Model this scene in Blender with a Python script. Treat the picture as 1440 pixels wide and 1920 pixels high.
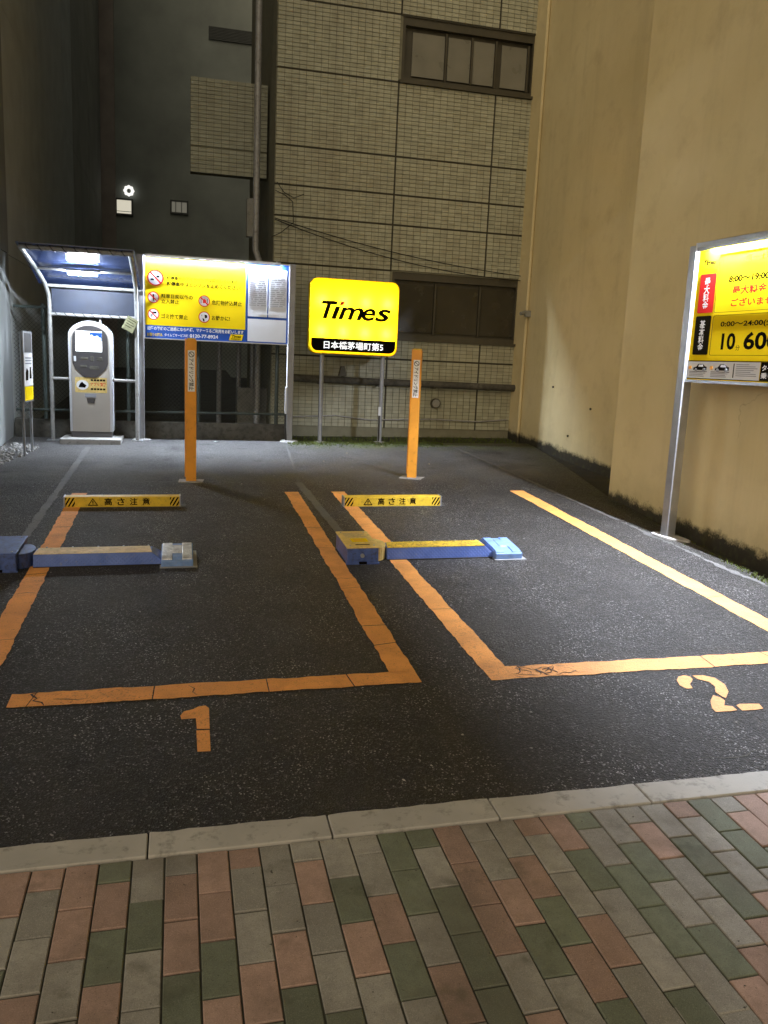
import bpy, bmesh, math, random
from mathutils import Matrix, Vector
R_ = math.radians
scene = bpy.context.scene
for o in list(bpy.data.objects): bpy.data.objects.remove(o)
# ------------------------------------------------------------------ camera
cam_d = bpy.data.cameras.new('camera'); cam = bpy.data.objects.new('camera', cam_d)
scene.collection.objects.link(cam); scene.camera = cam
cam_d.sensor_width = 36.0; cam_d.lens = 36.0*1544.3/1920.0
cam_d.clip_start = 0.05; cam_d.clip_end = 600
YAW, PITCH, ROLL, CAMZ = 0.24797, 0.177405, -0.044225, 1.96
fw = Vector((math.sin(YAW)*math.cos(PITCH), math.cos(YAW)*math.cos(PITCH), -math.sin(PITCH)))
rt = Vector((math.cos(YAW), -math.sin(YAW), 0)); dn = fw.cross(rt)
r2 = math.cos(ROLL)*rt + math.sin(ROLL)*dn; d2 = -math.sin(ROLL)*rt + math.cos(ROLL)*dn
m3 = Matrix((r2, -d2, -fw)).transposed()
cam.matrix_world = Matrix.Translation((0, 0, CAMZ)) @ m3.to_4x4()
# ------------------------------------------------------------------ night sky and street glow
SUN_DIR = Vector((0.58, 0.70, -0.36)).normalized()      # the way the light travels
SUN_STRENGTH, SUN_ANGLE, SKY = 1.45, 85, 0.021
w = bpy.data.worlds.new('World'); scene.world = w; w.use_nodes = True
nt = w.node_tree; bg = nt.nodes['Background']
sky = nt.nodes.new('ShaderNodeTexSky'); sky.sky_type = 'NISHITA'; sky.sun_disc = False
sky.sun_elevation = math.asin(-SUN_DIR.z); sky.sun_rotation = math.atan2(-SUN_DIR.x, -SUN_DIR.y)
sky.dust_density = 4.0; sky.ozone_density = 0.3
tint = nt.nodes.new('ShaderNodeMix'); tint.data_type = 'RGBA'; tint.blend_type = 'MULTIPLY'; tint.inputs[0].default_value = 1.0
tint.inputs[7].default_value = (1.0, .84, .60, 1)      # city glow on the night haze
nt.links.new(sky.outputs['Color'], tint.inputs[6]); nt.links.new(tint.outputs[2], bg.inputs['Color']); bg.inputs['Strength'].default_value = SKY
sd = bpy.data.lights.new('sun', 'SUN'); sd.energy = SUN_STRENGTH; sd.angle = R_(SUN_ANGLE); sd.color = (1, 0.89, 0.70)
sun = bpy.data.objects.new('sun', sd); scene.collection.objects.link(sun)
sun.rotation_euler = SUN_DIR.to_track_quat('-Z', 'Y').to_euler()
vs = scene.view_settings; vs.view_transform = 'Standard'; vs.look = 'None'; vs.exposure = 0.0; vs.gamma = 1.0
try: vs.use_curve_mapping = False
except Exception: pass
scene.cycles.use_denoising = True
scene.cycles.max_bounces = 6; scene.cycles.sample_clamp_indirect = 4.0

# ------------------------------------------------------------------ ground slope: the lot climbs away from the street
GA, GB = 0.0112, 0.0515
def g(x, y): return GA*x + GB*y
TILT = (math.atan(GB), -math.atan(GA))

# ------------------------------------------------------------------ helpers
COL = scene.collection
def tag(o, label=None, cat=None, group=None, kind=None):
    if label: o['label'] = label
    if cat: o['category'] = cat
    if group: o['group'] = group
    if kind: o['kind'] = kind
    return o
def thing(name, label, cat, loc, rz=0.0, group=None, tilt=False):
    o = bpy.data.objects.new(name, None); COL.objects.link(o); o.location = loc
    o.rotation_euler = (TILT[0], TILT[1], rz) if tilt else (0, 0, rz)
    o.empty_display_size = 0.2
    return tag(o, label, cat, group)
def struct_empty(name):
    o = bpy.data.objects.new(name, None); COL.objects.link(o); o['kind'] = 'structure'; return o
def link(name, me, mat, parent=None):
    o = bpy.data.objects.new(name, me); COL.objects.link(o)
    if mat is not None and not me.materials: me.materials.append(mat)
    if parent is not None: o.parent = parent
    return o
class MB:
    def __init__(s): s.v = []; s.f = []
    def add(s, vs_, fs):
        n = len(s.v); s.v += [tuple(p) for p in vs_]; s.f += [tuple(i+n for i in f) for f in fs]; return s
    def box(s, x0, x1, y0, y1, z0, z1):
        return s.add([(x0,y0,z0),(x1,y0,z0),(x1,y1,z0),(x0,y1,z0),(x0,y0,z1),(x1,y0,z1),(x1,y1,z1),(x0,y1,z1)],
                     [(0,3,2,1),(4,5,6,7),(0,1,5,4),(1,2,6,5),(2,3,7,6),(3,0,4,7)])
    def tube(s, pts, r, n=10, cap=True):
        pts = [Vector(p) for p in pts]; rs = r if isinstance(r, (list, tuple)) else [r]*len(pts); b = len(s.v)
        prev = None
        for i, p in enumerate(pts):
            d = (pts[min(i+1, len(pts)-1)] - pts[max(i-1, 0)]).normalized()
            if prev is None:
                a = Vector((0,0,1)) if abs(d.z) < .9 else Vector((1,0,0)); u = d.cross(a).normalized()
            else: u = (prev - d*prev.dot(d)).normalized()
            prev = u; v = d.cross(u)
            for k in range(n):
                t = 2*math.pi*k/n; s.v.append(tuple(p + (u*math.cos(t)+v*math.sin(t))*rs[i]))
        for i in range(len(pts)-1):
            for k in range(n):
                a0 = b+i*n+k; a1 = b+i*n+(k+1)%n; s.f.append((a0, a1, a1+n, a0+n))
        if cap:
            s.f.append(tuple(b+k for k in range(n))[::-1]); s.f.append(tuple(b+(len(pts)-1)*n+k for k in range(n)))
        return s
    def prism_y(s, pts, y0, y1):          # polygon in x,z pushed along y
        n = len(pts); b = len(s.v)
        s.v += [(x, y0, z) for x, z in pts] + [(x, y1, z) for x, z in pts]
        s.f.append(tuple(b+i for i in range(n))); s.f.append(tuple(b+n+i for i in range(n))[::-1])
        for i in range(n): j = (i+1) % n; s.f.append((b+j, b+i, b+n+i, b+n+j))
        return s
    def prism_z(s, pts, z0, z1):
        n = len(pts); b = len(s.v)
        s.v += [(x, y, z0) for x, y in pts] + [(x, y, z1) for x, y in pts]
        s.f.append(tuple(b+i for i in range(n))[::-1]); s.f.append(tuple(b+n+i for i in range(n)))
        for i in range(n): j = (i+1) % n; s.f.append((b+i, b+j, b+n+j, b+n+i))
        return s
    def prism_x(s, pts, x0, x1, dx0=0, dx1=0):       # polygon in y,z pushed along x
        n = len(pts); b = len(s.v)
        s.v += [(x0, y, z) for y, z in pts] + [(x1, y, z) for y, z in pts]
        s.f.append(tuple(b+i for i in range(n))[::-1]); s.f.append(tuple(b+n+i for i in range(n)))
        for i in range(n): j = (i+1) % n; s.f.append((b+i, b+j, b+n+j, b+n+i))
        return s
    def ring_y(s, outer, inner, y0, y1):
        n = len(outer); b = len(s.v)
        for y in (y0, y1): s.v += [(x, y, z) for x, z in outer] + [(x, y, z) for x, z in inner]
        for i in range(n):
            j = (i+1) % n
            s.f += [(b+i, b+j, b+n+j, b+n+i), (b+2*n+j, b+2*n+i, b+3*n+i, b+3*n+j),
                    (b+j, b+i, b+2*n+i, b+2*n+j), (b+n+i, b+n+j, b+3*n+j, b+3*n+i)]
        return s
    def mesh(s, name='m'):
        me = bpy.data.meshes.new(name); me.from_pydata(s.v, [], s.f); me.update()
        bm = bmesh.new(); bm.from_mesh(me); bmesh.ops.recalc_face_normals(bm, faces=bm.faces); bm.to_mesh(me); bm.free()
        return me
    def build(s, name, mat, parent=None, bevel=0, smooth=False, seg=2):
        me = s.mesh(name)
        if bevel:
            bm = bmesh.new(); bm.from_mesh(me)
            es = [e for e in bm.edges if e.is_manifold and e.calc_face_angle(0) > 0.5]
            try: bmesh.ops.bevel(bm, geom=es, offset=bevel, segments=seg, affect='EDGES', profile=.6, clamp_overlap=True)
            except Exception: pass
            bm.to_mesh(me); bm.free()
        if smooth:
            for p in me.polygons: p.use_smooth = True
            try: me.set_sharp_from_angle(angle=R_(38))
            except Exception: pass
        return link(name, me, mat, parent)
def arc(cx, cz, r, a0, a1, n, rz=None):
    rz = r if rz is None else rz
    return [(cx+r*math.cos(R_(a0+(a1-a0)*i/n)), cz+rz*math.sin(R_(a0+(a1-a0)*i/n))) for i in range(n+1)]
def rrect(x0, x1, z0, z1, r, n=6):
    return arc(x0+r, z0+r, r, 180, 270, n)+arc(x1-r, z0+r, r, 270, 360, n)+arc(x1-r, z1-r, r, 0, 90, n)+arc(x0+r, z1-r, r, 90, 180, n)
def circ(cx, cz, r, n=28): return [(cx+r*math.cos(2*math.pi*i/n), cz+r*math.sin(2*math.pi*i/n)) for i in range(n)]

# ------------------------------------------------------------------ materials
def lin(h):
    h = h.lstrip('#'); c = [int(h[i:i+2], 16)/255 for i in (0, 2, 4)]
    return tuple(x/12.92 if x <= .04045 else ((x+.055)/1.055)**2.4 for x in c)
class N:
    def __init__(s, name):
        s.m = bpy.data.materials.new(name); s.m.use_nodes = True; s.t = s.m.node_tree; s.n = s.t.nodes; s.l = s.t.links
        s.b = s.n['Principled BSDF']; s.geo = s.n.new('ShaderNodeNewGeometry'); s.pos = s.geo.outputs['Position']
    def node(s, typ, **kw):
        x = s.n.new(typ)
        for k, v in kw.items(): setattr(x, k, v)
        return x
    def noise(s, scale, detail=4, rough=.55, vec=None):
        x = s.node('ShaderNodeTexNoise'); x.inputs['Scale'].default_value = scale; x.inputs['Detail'].default_value = detail
        x.inputs['Roughness'].default_value = rough; s.l.new(vec or s.pos, x.inputs['Vector']); return x.outputs['Fac']
    def ramp(s, fac, a, b, ca=(0,0,0), cb=(1,1,1)):
        x = s.node('ShaderNodeValToRGB'); e = x.color_ramp.elements
        e[0].position = a; e[1].position = b; e[0].color = (*ca, 1); e[1].color = (*cb, 1); s.l.new(fac, x.inputs['Fac']); return x.outputs['Color']
    def mix(s, fac, a, b, mode='MIX'):
        x = s.node('ShaderNodeMix', data_type='RGBA', blend_type=mode)
        for sock, v in ((x.inputs[0], fac), (x.inputs[6], a), (x.inputs[7], b)):
            if hasattr(v, 'is_output'): s.l.new(v, sock)
            elif isinstance(v, (int, float)): sock.default_value = v
            else: sock.default_value = (*v, 1)
        return x.outputs[2]
    def math(s, op, a, b=0.0, c=0.0):
        x = s.node('ShaderNodeMath', operation=op)
        for i, v in enumerate((a, b, c)):
            if hasattr(v, 'is_output'): s.l.new(v, x.inputs[i])
            else: x.inputs[i].default_value = v
        return x.outputs[0]
    def xyz(s):
        x = s.node('ShaderNodeSeparateXYZ'); s.l.new(s.pos, x.inputs[0]); return x.outputs
    def col(s, c):
        if hasattr(c, 'is_output'): s.l.new(c, s.b.inputs['Base Color'])
        else: s.b.inputs['Base Color'].default_value = (*c, 1)
    def rough(s, r):
        if hasattr(r, 'is_output'): s.l.new(r, s.b.inputs['Roughness'])
        else: s.b.inputs['Roughness'].default_value = r
    def bump(s, h, strength=.5, dist=.004, prev=None):
        x = s.node('ShaderNodeBump'); x.inputs['Strength'].default_value = strength; x.inputs['Distance'].default_value = dist
        s.l.new(h, x.inputs['Height'])
        if prev is not None: s.l.new(prev, x.inputs['Normal'])
        s.l.new(x.outputs[0], s.b.inputs['Normal']); return x.outputs[0]
def mul(c, k): return tuple(min(1, x*k) for x in c)
def M(name, c, rough=.6, metal=0.0, var=.18, vs_=6.0, bump=.15, bs=60.0, bd=.002, spec=.5, dirt=0.0, dirt_c=(.03,.027,.02)):
    n = N(name); f = n.noise(vs_, 5)
    c2 = n.mix(n.ramp(f, .3, .7), mul(c, 1-var), mul(c, 1+var))
    if dirt:
        d = n.ramp(n.noise(vs_*3.1, 7, .7), .62-dirt*.3, .78-dirt*.2); c2 = n.mix(n.math('MULTIPLY', d, min(1, .35+dirt)), c2, dirt_c)
    n.col(c2); n.rough(n.math('ADD', n.math('MULTIPLY', n.noise(vs_*2, 3), .2), max(0, rough-.1)))
    n.b.inputs['Metallic'].default_value = metal; n.b.inputs['Specular IOR Level'].default_value = spec
    if bump: n.bump(n.noise(bs, 4), bump, bd)
    return n.m
def EM(name, c, strength, base=None):
    n = N(name); n.col(base or c); n.rough(.4)
    n.b.inputs['Emission Color'].default_value = (*c, 1); n.b.inputs['Emission Strength'].default_value = strength
    return n.m
def print_mat(name, c, rough=.55): return M(name, c, rough, var=.04, vs_=3, bump=0, spec=0.0)

def asphalt_mat():
    n = N('asphalt'); x, y, z = n.xyz()
    vor = n.node('ShaderNodeTexVoronoi'); vor.inputs['Scale'].default_value = 150; n.l.new(n.pos, vor.inputs['Vector'])
    sep = n.node('ShaderNodeSeparateColor'); n.l.new(vor.outputs['Color'], sep.inputs[0]); rnd = sep.outputs[0]; rnd2 = sep.outputs[1]
    big = n.noise(.7, 6, .6); mid = n.noise(5, 5)
    base = n.mix(n.ramp(big, .3, .7), (.009,.0080,.0074), (.026,.0238,.022))
    base = n.mix(n.math('MULTIPLY', n.ramp(mid, .35, .75), .35), base, (.014,.013,.012))
    stone = n.mix(n.ramp(rnd, .15, .85), (.005,.0045,.0042), (.058,.054,.051))
    vor2 = n.node('ShaderNodeTexVoronoi'); vor2.inputs['Scale'].default_value = 62; n.l.new(n.pos, vor2.inputs['Vector'])
    sep2 = n.node('ShaderNodeSeparateColor'); n.l.new(vor2.outputs['Color'], sep2.inputs[0])
    stone = n.mix(n.ramp(sep2.outputs[0], .72, .95), stone, (.07,.066,.062))
    c = n.mix(.6, base, stone)
    bright = n.math('MULTIPLY', n.ramp(rnd2, .91, .99), n.ramp(n.noise(2.5, 4), .30, .62)); c = n.mix(bright, c, (.40,.39,.38))
    # older, dusty pale surface behind the bays, with some lamp light in its colour
    wob = n.math('MULTIPLY', n.math('SUBTRACT', n.noise(1.3, 4), .5), .5)
    back = n.math('MULTIPLY_ADD', n.math('ADD', y, wob), 1.4, -1.4*9.55)
    back = n.node('ShaderNodeClamp'); n.l.new(n.math('MULTIPLY_ADD', n.math('ADD', y, wob), 1.4, -1.4*9.55), back.inputs[0])
    old_lit_c = n.mix(n.ramp(n.noise(2.2, 6), .3, .7), (.10,.098,.095), (.17,.165,.16)); old_lit_c = n.mix(.3, old_lit_c, stone)
    c = n.mix(n.math('MULTIPLY', back.outputs[0], .8), c, old_lit_c)
    # moss staining along the back edge by the signs
    mx = n.ramp(n.math('MULTIPLY_ADD', x, 1/8, .25), .44, .50); my = n.ramp(n.math('MULTIPLY_ADD', y, 1/4, -2.5), .53, .66)
    mm = n.math('MULTIPLY', n.math('MULTIPLY', mx, my), n.ramp(n.noise(3.5, 6), .35, .6))
    c = n.mix(n.math('MULTIPLY', mm, .85), c, (.095,.118,.024))
    ed = n.ramp(n.math('MULTIPLY_ADD', n.math('ADD', n.math('SUBTRACT', x, n.math('MULTIPLY', n.math('MAXIMUM', n.math('SUBTRACT', y, 8.9), 0.0), .17)), n.math('MULTIPLY', wob, .8)), 1.0, -4.0), .45, .95)
    c = n.mix(n.math('MULTIPLY', ed, .75), c, n.mix(n.ramp(n.noise(6, 6), .4, .65), (.022,.020,.012), (.035,.040,.014)))
    # tyre-polished wheel tracks running up the bays
    def track(x0): return n.math('MULTIPLY', n.ramp(n.math('ABSOLUTE', n.math('SUBTRACT', n.math('ADD', x, n.math('MULTIPLY', wob, .25)), x0)), .10, .30, (1,1,1), (0,0,0)), n.ramp(n.noise(2.2, 5), .35, .7))
    tr = n.math('MAXIMUM', n.math('MAXIMUM', track(-.55), track(.72)), n.math('MAXIMUM', track(2.15), track(3.5)))
    c = n.mix(n.math('MULTIPLY', tr, .42), c, (.052,.049,.046))
    spot = n.ramp(n.noise(3.6, 3, .4), .66, .70); c = n.mix(n.math('MULTIPLY', spot, .35), c, (.009,.0085,.008))
    c = n.mix(n.math('MULTIPLY', n.ramp(n.noise(1.1, 7, .7), .50, .66), .32), c, (.062,.057,.050))
    # patches of oil
    oil = n.ramp(n.noise(.9, 3, .4), .60, .75); c = n.mix(n.math('MULTIPLY', oil, .45), c, (.012,.0115,.011))
    n.col(c); n.rough(n.math('MULTIPLY_ADD', rnd, .45, .40)); n.b.inputs['Specular IOR Level'].default_value = .26
    b1 = n.bump(vor.outputs['Distance'], 1.0, .007); b2 = n.bump(vor2.outputs['Distance'], .6, .008, b1); n.bump(n.noise(9, 5), .4, .02, b2)
    return n.m
def paint_mat(name, c, wear=.5):
    n = N(name); f = n.noise(3, 5); c2 = n.mix(n.ramp(f, .3, .7), mul(c, .84), mul(c, 1.1))
    vor = n.node('ShaderNodeTexVoronoi'); vor.inputs['Scale'].default_value = 105; n.l.new(n.pos, vor.inputs['Vector'])
    w1 = n.ramp(n.noise(34, 6, .7), .665-.06*wear, .70); w2 = n.ramp(n.noise(1.6, 4), .52, .68)
    w3 = n.math('MULTIPLY', n.ramp(n.noise(60, 3), .56, .62), w2)
    c2 = n.mix(n.math('MULTIPLY', n.ramp(n.noise(5, 6, .65), .48, .72), .40), c2, mul(c, .42))
    c2 = n.mix(n.math('MULTIPLY', n.math('MAXIMUM', w1, n.math('MULTIPLY', w3, wear)), .85), c2, (.03,.026,.022))
    c2 = n.mix(n.math('MULTIPLY', n.ramp(n.noise(150, 3, .6), .60, .68), .6), c2, (.05,.042,.034))
    n.col(c2); n.rough(.72); b1 = n.bump(vor.outputs['Distance'], .5, .004); n.bump(n.noise(18, 4), .3, .01, b1); return n.m
def stucco_mat():
    n = N('cream_stucco'); x, y, z = n.xyz()
    gr = n.math('ADD', n.math('MULTIPLY', x, GA), n.math('MULTIPLY', y, GB)); h = n.math('SUBTRACT', z, gr)
    c = n.mix(n.ramp(n.noise(.8, 6, .6), .3, .72), (.56,.47,.25), (.66,.565,.32))
    c = n.mix(n.math('MULTIPLY', n.ramp(n.noise(2.6, 6, .65), .52, .75), .35), c, (.36,.27,.14))
    stretch = n.node('ShaderNodeMapping'); stretch.inputs['Scale'].default_value = (3, 3, .22); n.l.new(n.pos, stretch.inputs['Vector'])
    c = n.mix(n.math('MULTIPLY', n.ramp(n.noise(1.0, 6, .65, stretch.outputs[0]), .52, .78), .28), c, (.30,.245,.14))
    c = n.mix(n.math('MULTIPLY', n.ramp(n.noise(.42, 5, .6), .5, .66), .28), c, (.72,.62,.40))
    vc = n.node('ShaderNodeTexVoronoi', feature='DISTANCE_TO_EDGE'); vc.inputs['Scale'].default_value = .55
    dw = n.node('ShaderNodeVectorMath', operation='ADD'); nz_ = n.node('ShaderNodeTexNoise'); nz_.inputs['Scale'].default_value = 2.5; nz_.inputs['Detail'].default_value = 6; n.l.new(n.pos, nz_.inputs['Vector']); n.l.new(n.pos, dw.inputs[0]); n.l.new(nz_.outputs['Color'], dw.inputs[1]); n.l.new(dw.outputs[0], vc.inputs['Vector'])
    c = n.mix(n.math('MULTIPLY', n.math('MULTIPLY', n.ramp(vc.outputs['Distance'], .002, .006, (1,1,1), (0,0,0)), n.ramp(n.noise(.5, 3), .60, .66)), .4), c, (.22,.17,.09))
    # mould creeping up from the damp foot of the wall
    edge = n.math('ADD', n.math('MULTIPLY', n.noise(7, 8, .75), .24), n.math('MULTIPLY', n.noise(1.1, 3), .08))
    soft = n.ramp(n.math('SUBTRACT', edge, n.math('MULTIPLY', h, .35)), .02, .30)
    c = n.mix(n.math('MULTIPLY', soft, .35), c, (.17,.14,.07))
    fine = n.math('MULTIPLY', n.math('SUBTRACT', n.noise(45, 5, .7), .5), .10)
    mo = n.ramp(n.math('MULTIPLY_ADD', n.math('SUBTRACT', n.math('ADD', edge, fine), h), 6, .15), .30, .75)
    c = n.mix(n.math('MULTIPLY', mo, .97), c, n.mix(n.ramp(n.noise(14, 5), .5, .72), (.009,.008,.005), (.032,.034,.013)))
    n.col(c); n.rough(.85); b = n.bump(n.noise(170, 3), .35, .003); n.bump(n.noise(1.5, 3), .25, .03, b); return n.m
def tile_mat():
    n = N('beige_tile')
    mp = n.node('ShaderNodeVectorMath', operation='MULTIPLY'); mp.inputs[1].default_value = (1/.117, 0, 1/.0625); n.l.new(n.pos, mp.inputs[0])
    fl = n.node('ShaderNodeVectorMath', operation='FLOOR'); n.l.new(mp.outputs[0], fl.inputs[0])
    wn = n.node('ShaderNodeTexWhiteNoise', noise_dimensions='3D'); n.l.new(fl.outputs[0], wn.inputs['Vector'])
    c = n.mix(wn.outputs['Value'], (.335,.34,.245), (.445,.45,.33))
    c = n.mix(n.math('MULTIPLY', n.ramp(n.noise(.9, 6), .4, .75), .45), c, (.30,.27,.18))
    st = n.node('ShaderNodeMapping'); st.inputs['Scale'].default_value = (4, 1, .15); n.l.new(n.pos, st.inputs['Vector'])
    c = n.mix(n.math('MULTIPLY', n.ramp(n.noise(1.2, 5, .6, st.outputs[0]), .55, .75), .35), c, (.16,.13,.08))
    n.col(c); n.rough(.5); return n.m
def paver_mat(name, c):
    n = N(name); oi = n.node('ShaderNodeObjectInfo')
    c1 = n.mix(oi.outputs['Random'], mul(c, .80), mul(c, 1.18))
    c1 = n.mix(n.math('MULTIPLY', n.ramp(n.noise(13, 7, .7), .38, .70), .50), c1, mul(c, .48))
    c1 = n.mix(n.math('MULTIPLY', n.ramp(n.noise(300, 2, .6), .52, .70), .45), c1, mul(c, 1.75))
    c1 = n.mix(n.math('MULTIPLY', n.ramp(n.noise(220, 3, .6), .56, .70), .55), c1, mul(c, .35))
    c1 = n.mix(n.ramp(n.noise(48, 4, .6), .69, .73), c1, (.045,.040,.034))
    c1 = n.mix(n.math('MULTIPLY', n.ramp(n.noise(1.7, 6, .65), .46, .68), .50), c1, (.12,.10,.078))
    c1 = n.mix(n.math('MULTIPLY', n.ramp(n.noise(5.3, 5, .6), .60, .72), .45), c1, (.062,.066,.038))
    n.col(c1); n.rough(.85); b = n.bump(n.noise(320, 2), .35, .0015); n.bump(n.noise(40, 3), .25, .003, b); return n.m

MT = {}
MT['asphalt'] = asphalt_mat(); MT['stucco'] = stucco_mat(); MT['tile'] = tile_mat()
MT['paint'] = paint_mat('orange_road_paint', (.84,.365,.09))
MT['old_paint'] = paint_mat('faded_white_paint', (.105,.102,.098), 2.2)
MT['patch'] = paint_mat('pale_joint_filler', (.085,.085,.08), .6)
MT['kerb'] = M('kerb_concrete', (.46,.445,.41), .85, var=.12, vs_=4, bump=.35, bs=150, bd=.002, dirt=.28, dirt_c=(.06,.055,.045))
MT['grout'] = M('joint_sand', (.06,.058,.04), .95, var=.3, bump=.3, bs=200)
MT['pav_gray'] = paver_mat('paver_grey', (.36,.347,.31)); MT['pav_pink'] = paver_mat('paver_pink', (.43,.295,.24)); MT['pav_green'] = paver_mat('paver_green', (.19,.215,.155))
MT['concrete'] = M('concrete', (.33,.32,.30), .9, var=.2, vs_=5, bump=.4, bs=120, dirt=.3)
MT['dark_concrete'] = M('stained_concrete', (.085,.08,.065), .9, var=.35, vs_=4, bump=.4, bs=80, dirt=.5)
MT['soil'] = M('damp_soil', (.022,.019,.011), .95, var=.45, vs_=5, bump=.9, bs=45, bd=.02)
MT['ground'] = M('street_ground', (.05,.048,.045), .9, var=.2, vs_=1)
MT['moss'] = M('moss', (.085,.11,.02), .9, var=.5, vs_=9, bump=0)
MT['grout_wall'] = M('dark_tile_joint', (.20,.195,.135), .9, var=.15, bump=0)
MT['groove'] = M('sealant_groove', (.05,.046,.03), .8, var=.1, bump=0)
MT['galv'] = M('galvanised_steel', (.42,.44,.47), .42, .75, var=.12, vs_=9, bump=.05, dirt=.15, dirt_c=(.2,.19,.17))
MT['post_grey'] = M('grey_painted_post', (.30,.31,.33), .5, .3, var=.1, vs_=8, bump=.05, dirt=.2, dirt_c=(.12,.11,.09))
MT['alu'] = M('aluminium_frame', (.55,.57,.60), .35, .8, var=.08, vs_=7, bump=0)
MT['pipe'] = M('pale_grey_pipe', (.36,.36,.35), .5, .2, var=.12, vs_=7, bump=.05, dirt=.35, dirt_c=(.10,.085,.06))
MT['yellow'] = print_mat('yellow_print', (.83,.60,.012)); MT['blue'] = print_mat('blue_print', (.035,.10,.42))
MT['white'] = print_mat('white_print', (.80,.80,.80)); MT['black'] = print_mat('black_print', (.006,.005,.004)); MT['red'] = print_mat('red_print', (.62,.03,.025))
MT['paper'] = print_mat('paper_white', (.72,.74,.78), .6); MT['grey_print'] = print_mat('grey_print', (.30,.31,.34)); MT['dark_print'] = print_mat('dark_olive_print', (.012,.010,.006))
MT['orange'] = M('orange_bollard_paint', (.76,.32,.03), .45, var=.1, vs_=5, bump=.05, dirt=.18, dirt_c=(.16,.07,.02))
MT['bar_yellow'] = M('bar_yellow_paint', (.68,.46,.03), .5, var=.14, vs_=9, bump=.08, dirt=.35, dirt_c=(.20,.14,.04))
MT['flap_yellow'] = M('worn_yellow_plate', (.72,.50,.05), .5, var=.25, vs_=14, bump=.2, dirt=.55, dirt_c=(.10,.075,.035))
MT['flap_pale'] = M('worn_lit_yellow_plate', (.70,.56,.30), .55, var=.2, vs_=14, bump=.2, dirt=.3, dirt_c=(.25,.2,.12))  # paint worn pale, with kiosk lamp light also put into the colour
MT['label_cream'] = M('yellowed_label', (.70,.52,.18), .5, var=.15, vs_=12, bump=0, dirt=.4, dirt_c=(.3,.22,.06))
MT['worn_metal'] = M('scraped_bare_metal', (.66,.67,.68), .4, .5, var=.35, vs_=18, bump=.2, dirt=.35, dirt_c=(.10,.13,.25))
MT['kiosk_beige'] = M('kiosk_beige_coat', (.44,.405,.36), .45, var=.05, vs_=3, bump=.03)
MT['kiosk_white'] = M('kiosk_pale_trim', (.66,.68,.72), .4, var=.05, vs_=3, bump=.03)
MT['kiosk_dark'] = M('kiosk_dark_panel', (.055,.052,.055), .35, var=.1, vs_=6, bump=.03)
MT['base_dark'] = M('kiosk_foot', (.07,.065,.065), .6, var=.1)
MT['roof_blue'] = M('dark_blue_roof_sheet', (.035,.055,.14), .22, var=.15, vs_=3, bump=.08, bs=3, bd=.01)
MT['panel_navy'] = M('navy_corrugated_panel', (.022,.03,.055), .6, var=.2)
MT['frame_bronze'] = M('bronze_window_frame', (.075,.068,.045), .5, .2, var=.15)
MT['frosted'] = M('frosted_pane', (.21,.205,.165), .3, var=.12, vs_=2, bump=0)
MT['dim_pane'] = M('dark_pane', (.045,.04,.026), .25, var=.2, vs_=2, bump=0)
MT['left_wall'] = M('grey_siding', (.56,.585,.57), .75, var=.1, vs_=2, bump=.1, bs=90)
MT['near_wall'] = M('weathered_grey_panel', (.26,.27,.265), .8, var=.12, vs_=2, bump=.1, bs=90)
MT['left_wall2'] = M('dark_siding', (.38,.38,.35), .8, var=.15, vs_=1.5, bump=.1)
MT['pilaster'] = M('brownish_column', (.40,.35,.31), .8, var=.15, vs_=2)
MT['far_wall'] = M('far_dark_facade', (.34,.37,.33), .8, var=.25, vs_=.6, bump=0)
MT['louvre'] = M('louvre_metal', (.10,.108,.098), .6, var=.1, bump=0)
MT['fence_green'] = M('fence_green_steel', (.075,.095,.085), .5, .3, var=.2, vs_=10, bump=.05)
MT['wire'] = M('fence_wire', (.10,.11,.10), .5, .5, var=.15, bump=0)
MT['cable'] = M('black_cable', (.014,.012,.008), .6, var=.1, bump=0)
MT['ac'] = M('outdoor_unit_casing', (.24,.24,.215), .6, var=.12, vs_=5, bump=.03, dirt=.3)
MT['stone'] = M('pale_gravel', (.30,.29,.27), .85, var=.45, vs_=30, bump=.2)
MT['leaf'] = M('dry_leaf', (.42,.33,.16), .8, var=.4, vs_=30, bump=0)
MT['litter'] = M('scrap_paper', (.7,.7,.68), .8, var=.1, bump=0)
MT['plate_green'] = M('weathered_plate', (.22,.22,.12), .6, var=.2, vs_=20, bump=.05)
MT['lamp_cool'] = EM('cool_led_tube', (.74,.84,1.0), 4800)
MT['lamp_shelter'] = EM('shelter_led_tube', (.80,.89,1.0), 850)
MT['lamp_price'] = EM('price_board_tube', (.80,.86,1.0), 12200)
MT['screen'] = EM('lit_screen', (.95,.98,1.0), 1.6); MT['screen_blue'] = EM('lit_screen_blue', (.005,.11,.50), .8, (.01,.05,.2))
MT['sign_white'] = EM('lit_white_lettering', (.95,.97,1.0), 1.3)
MT['lit_window'] = EM('lit_window', (1.0,.93,.74), .62, (.3,.3,.25)); MT['dim_window'] = EM('dim_lit_window', (.9,.85,.66), .13, (.1,.1,.09))
MT['ring_light'] = EM('lit_ring', (1,.97,.92), 1.1)
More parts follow.
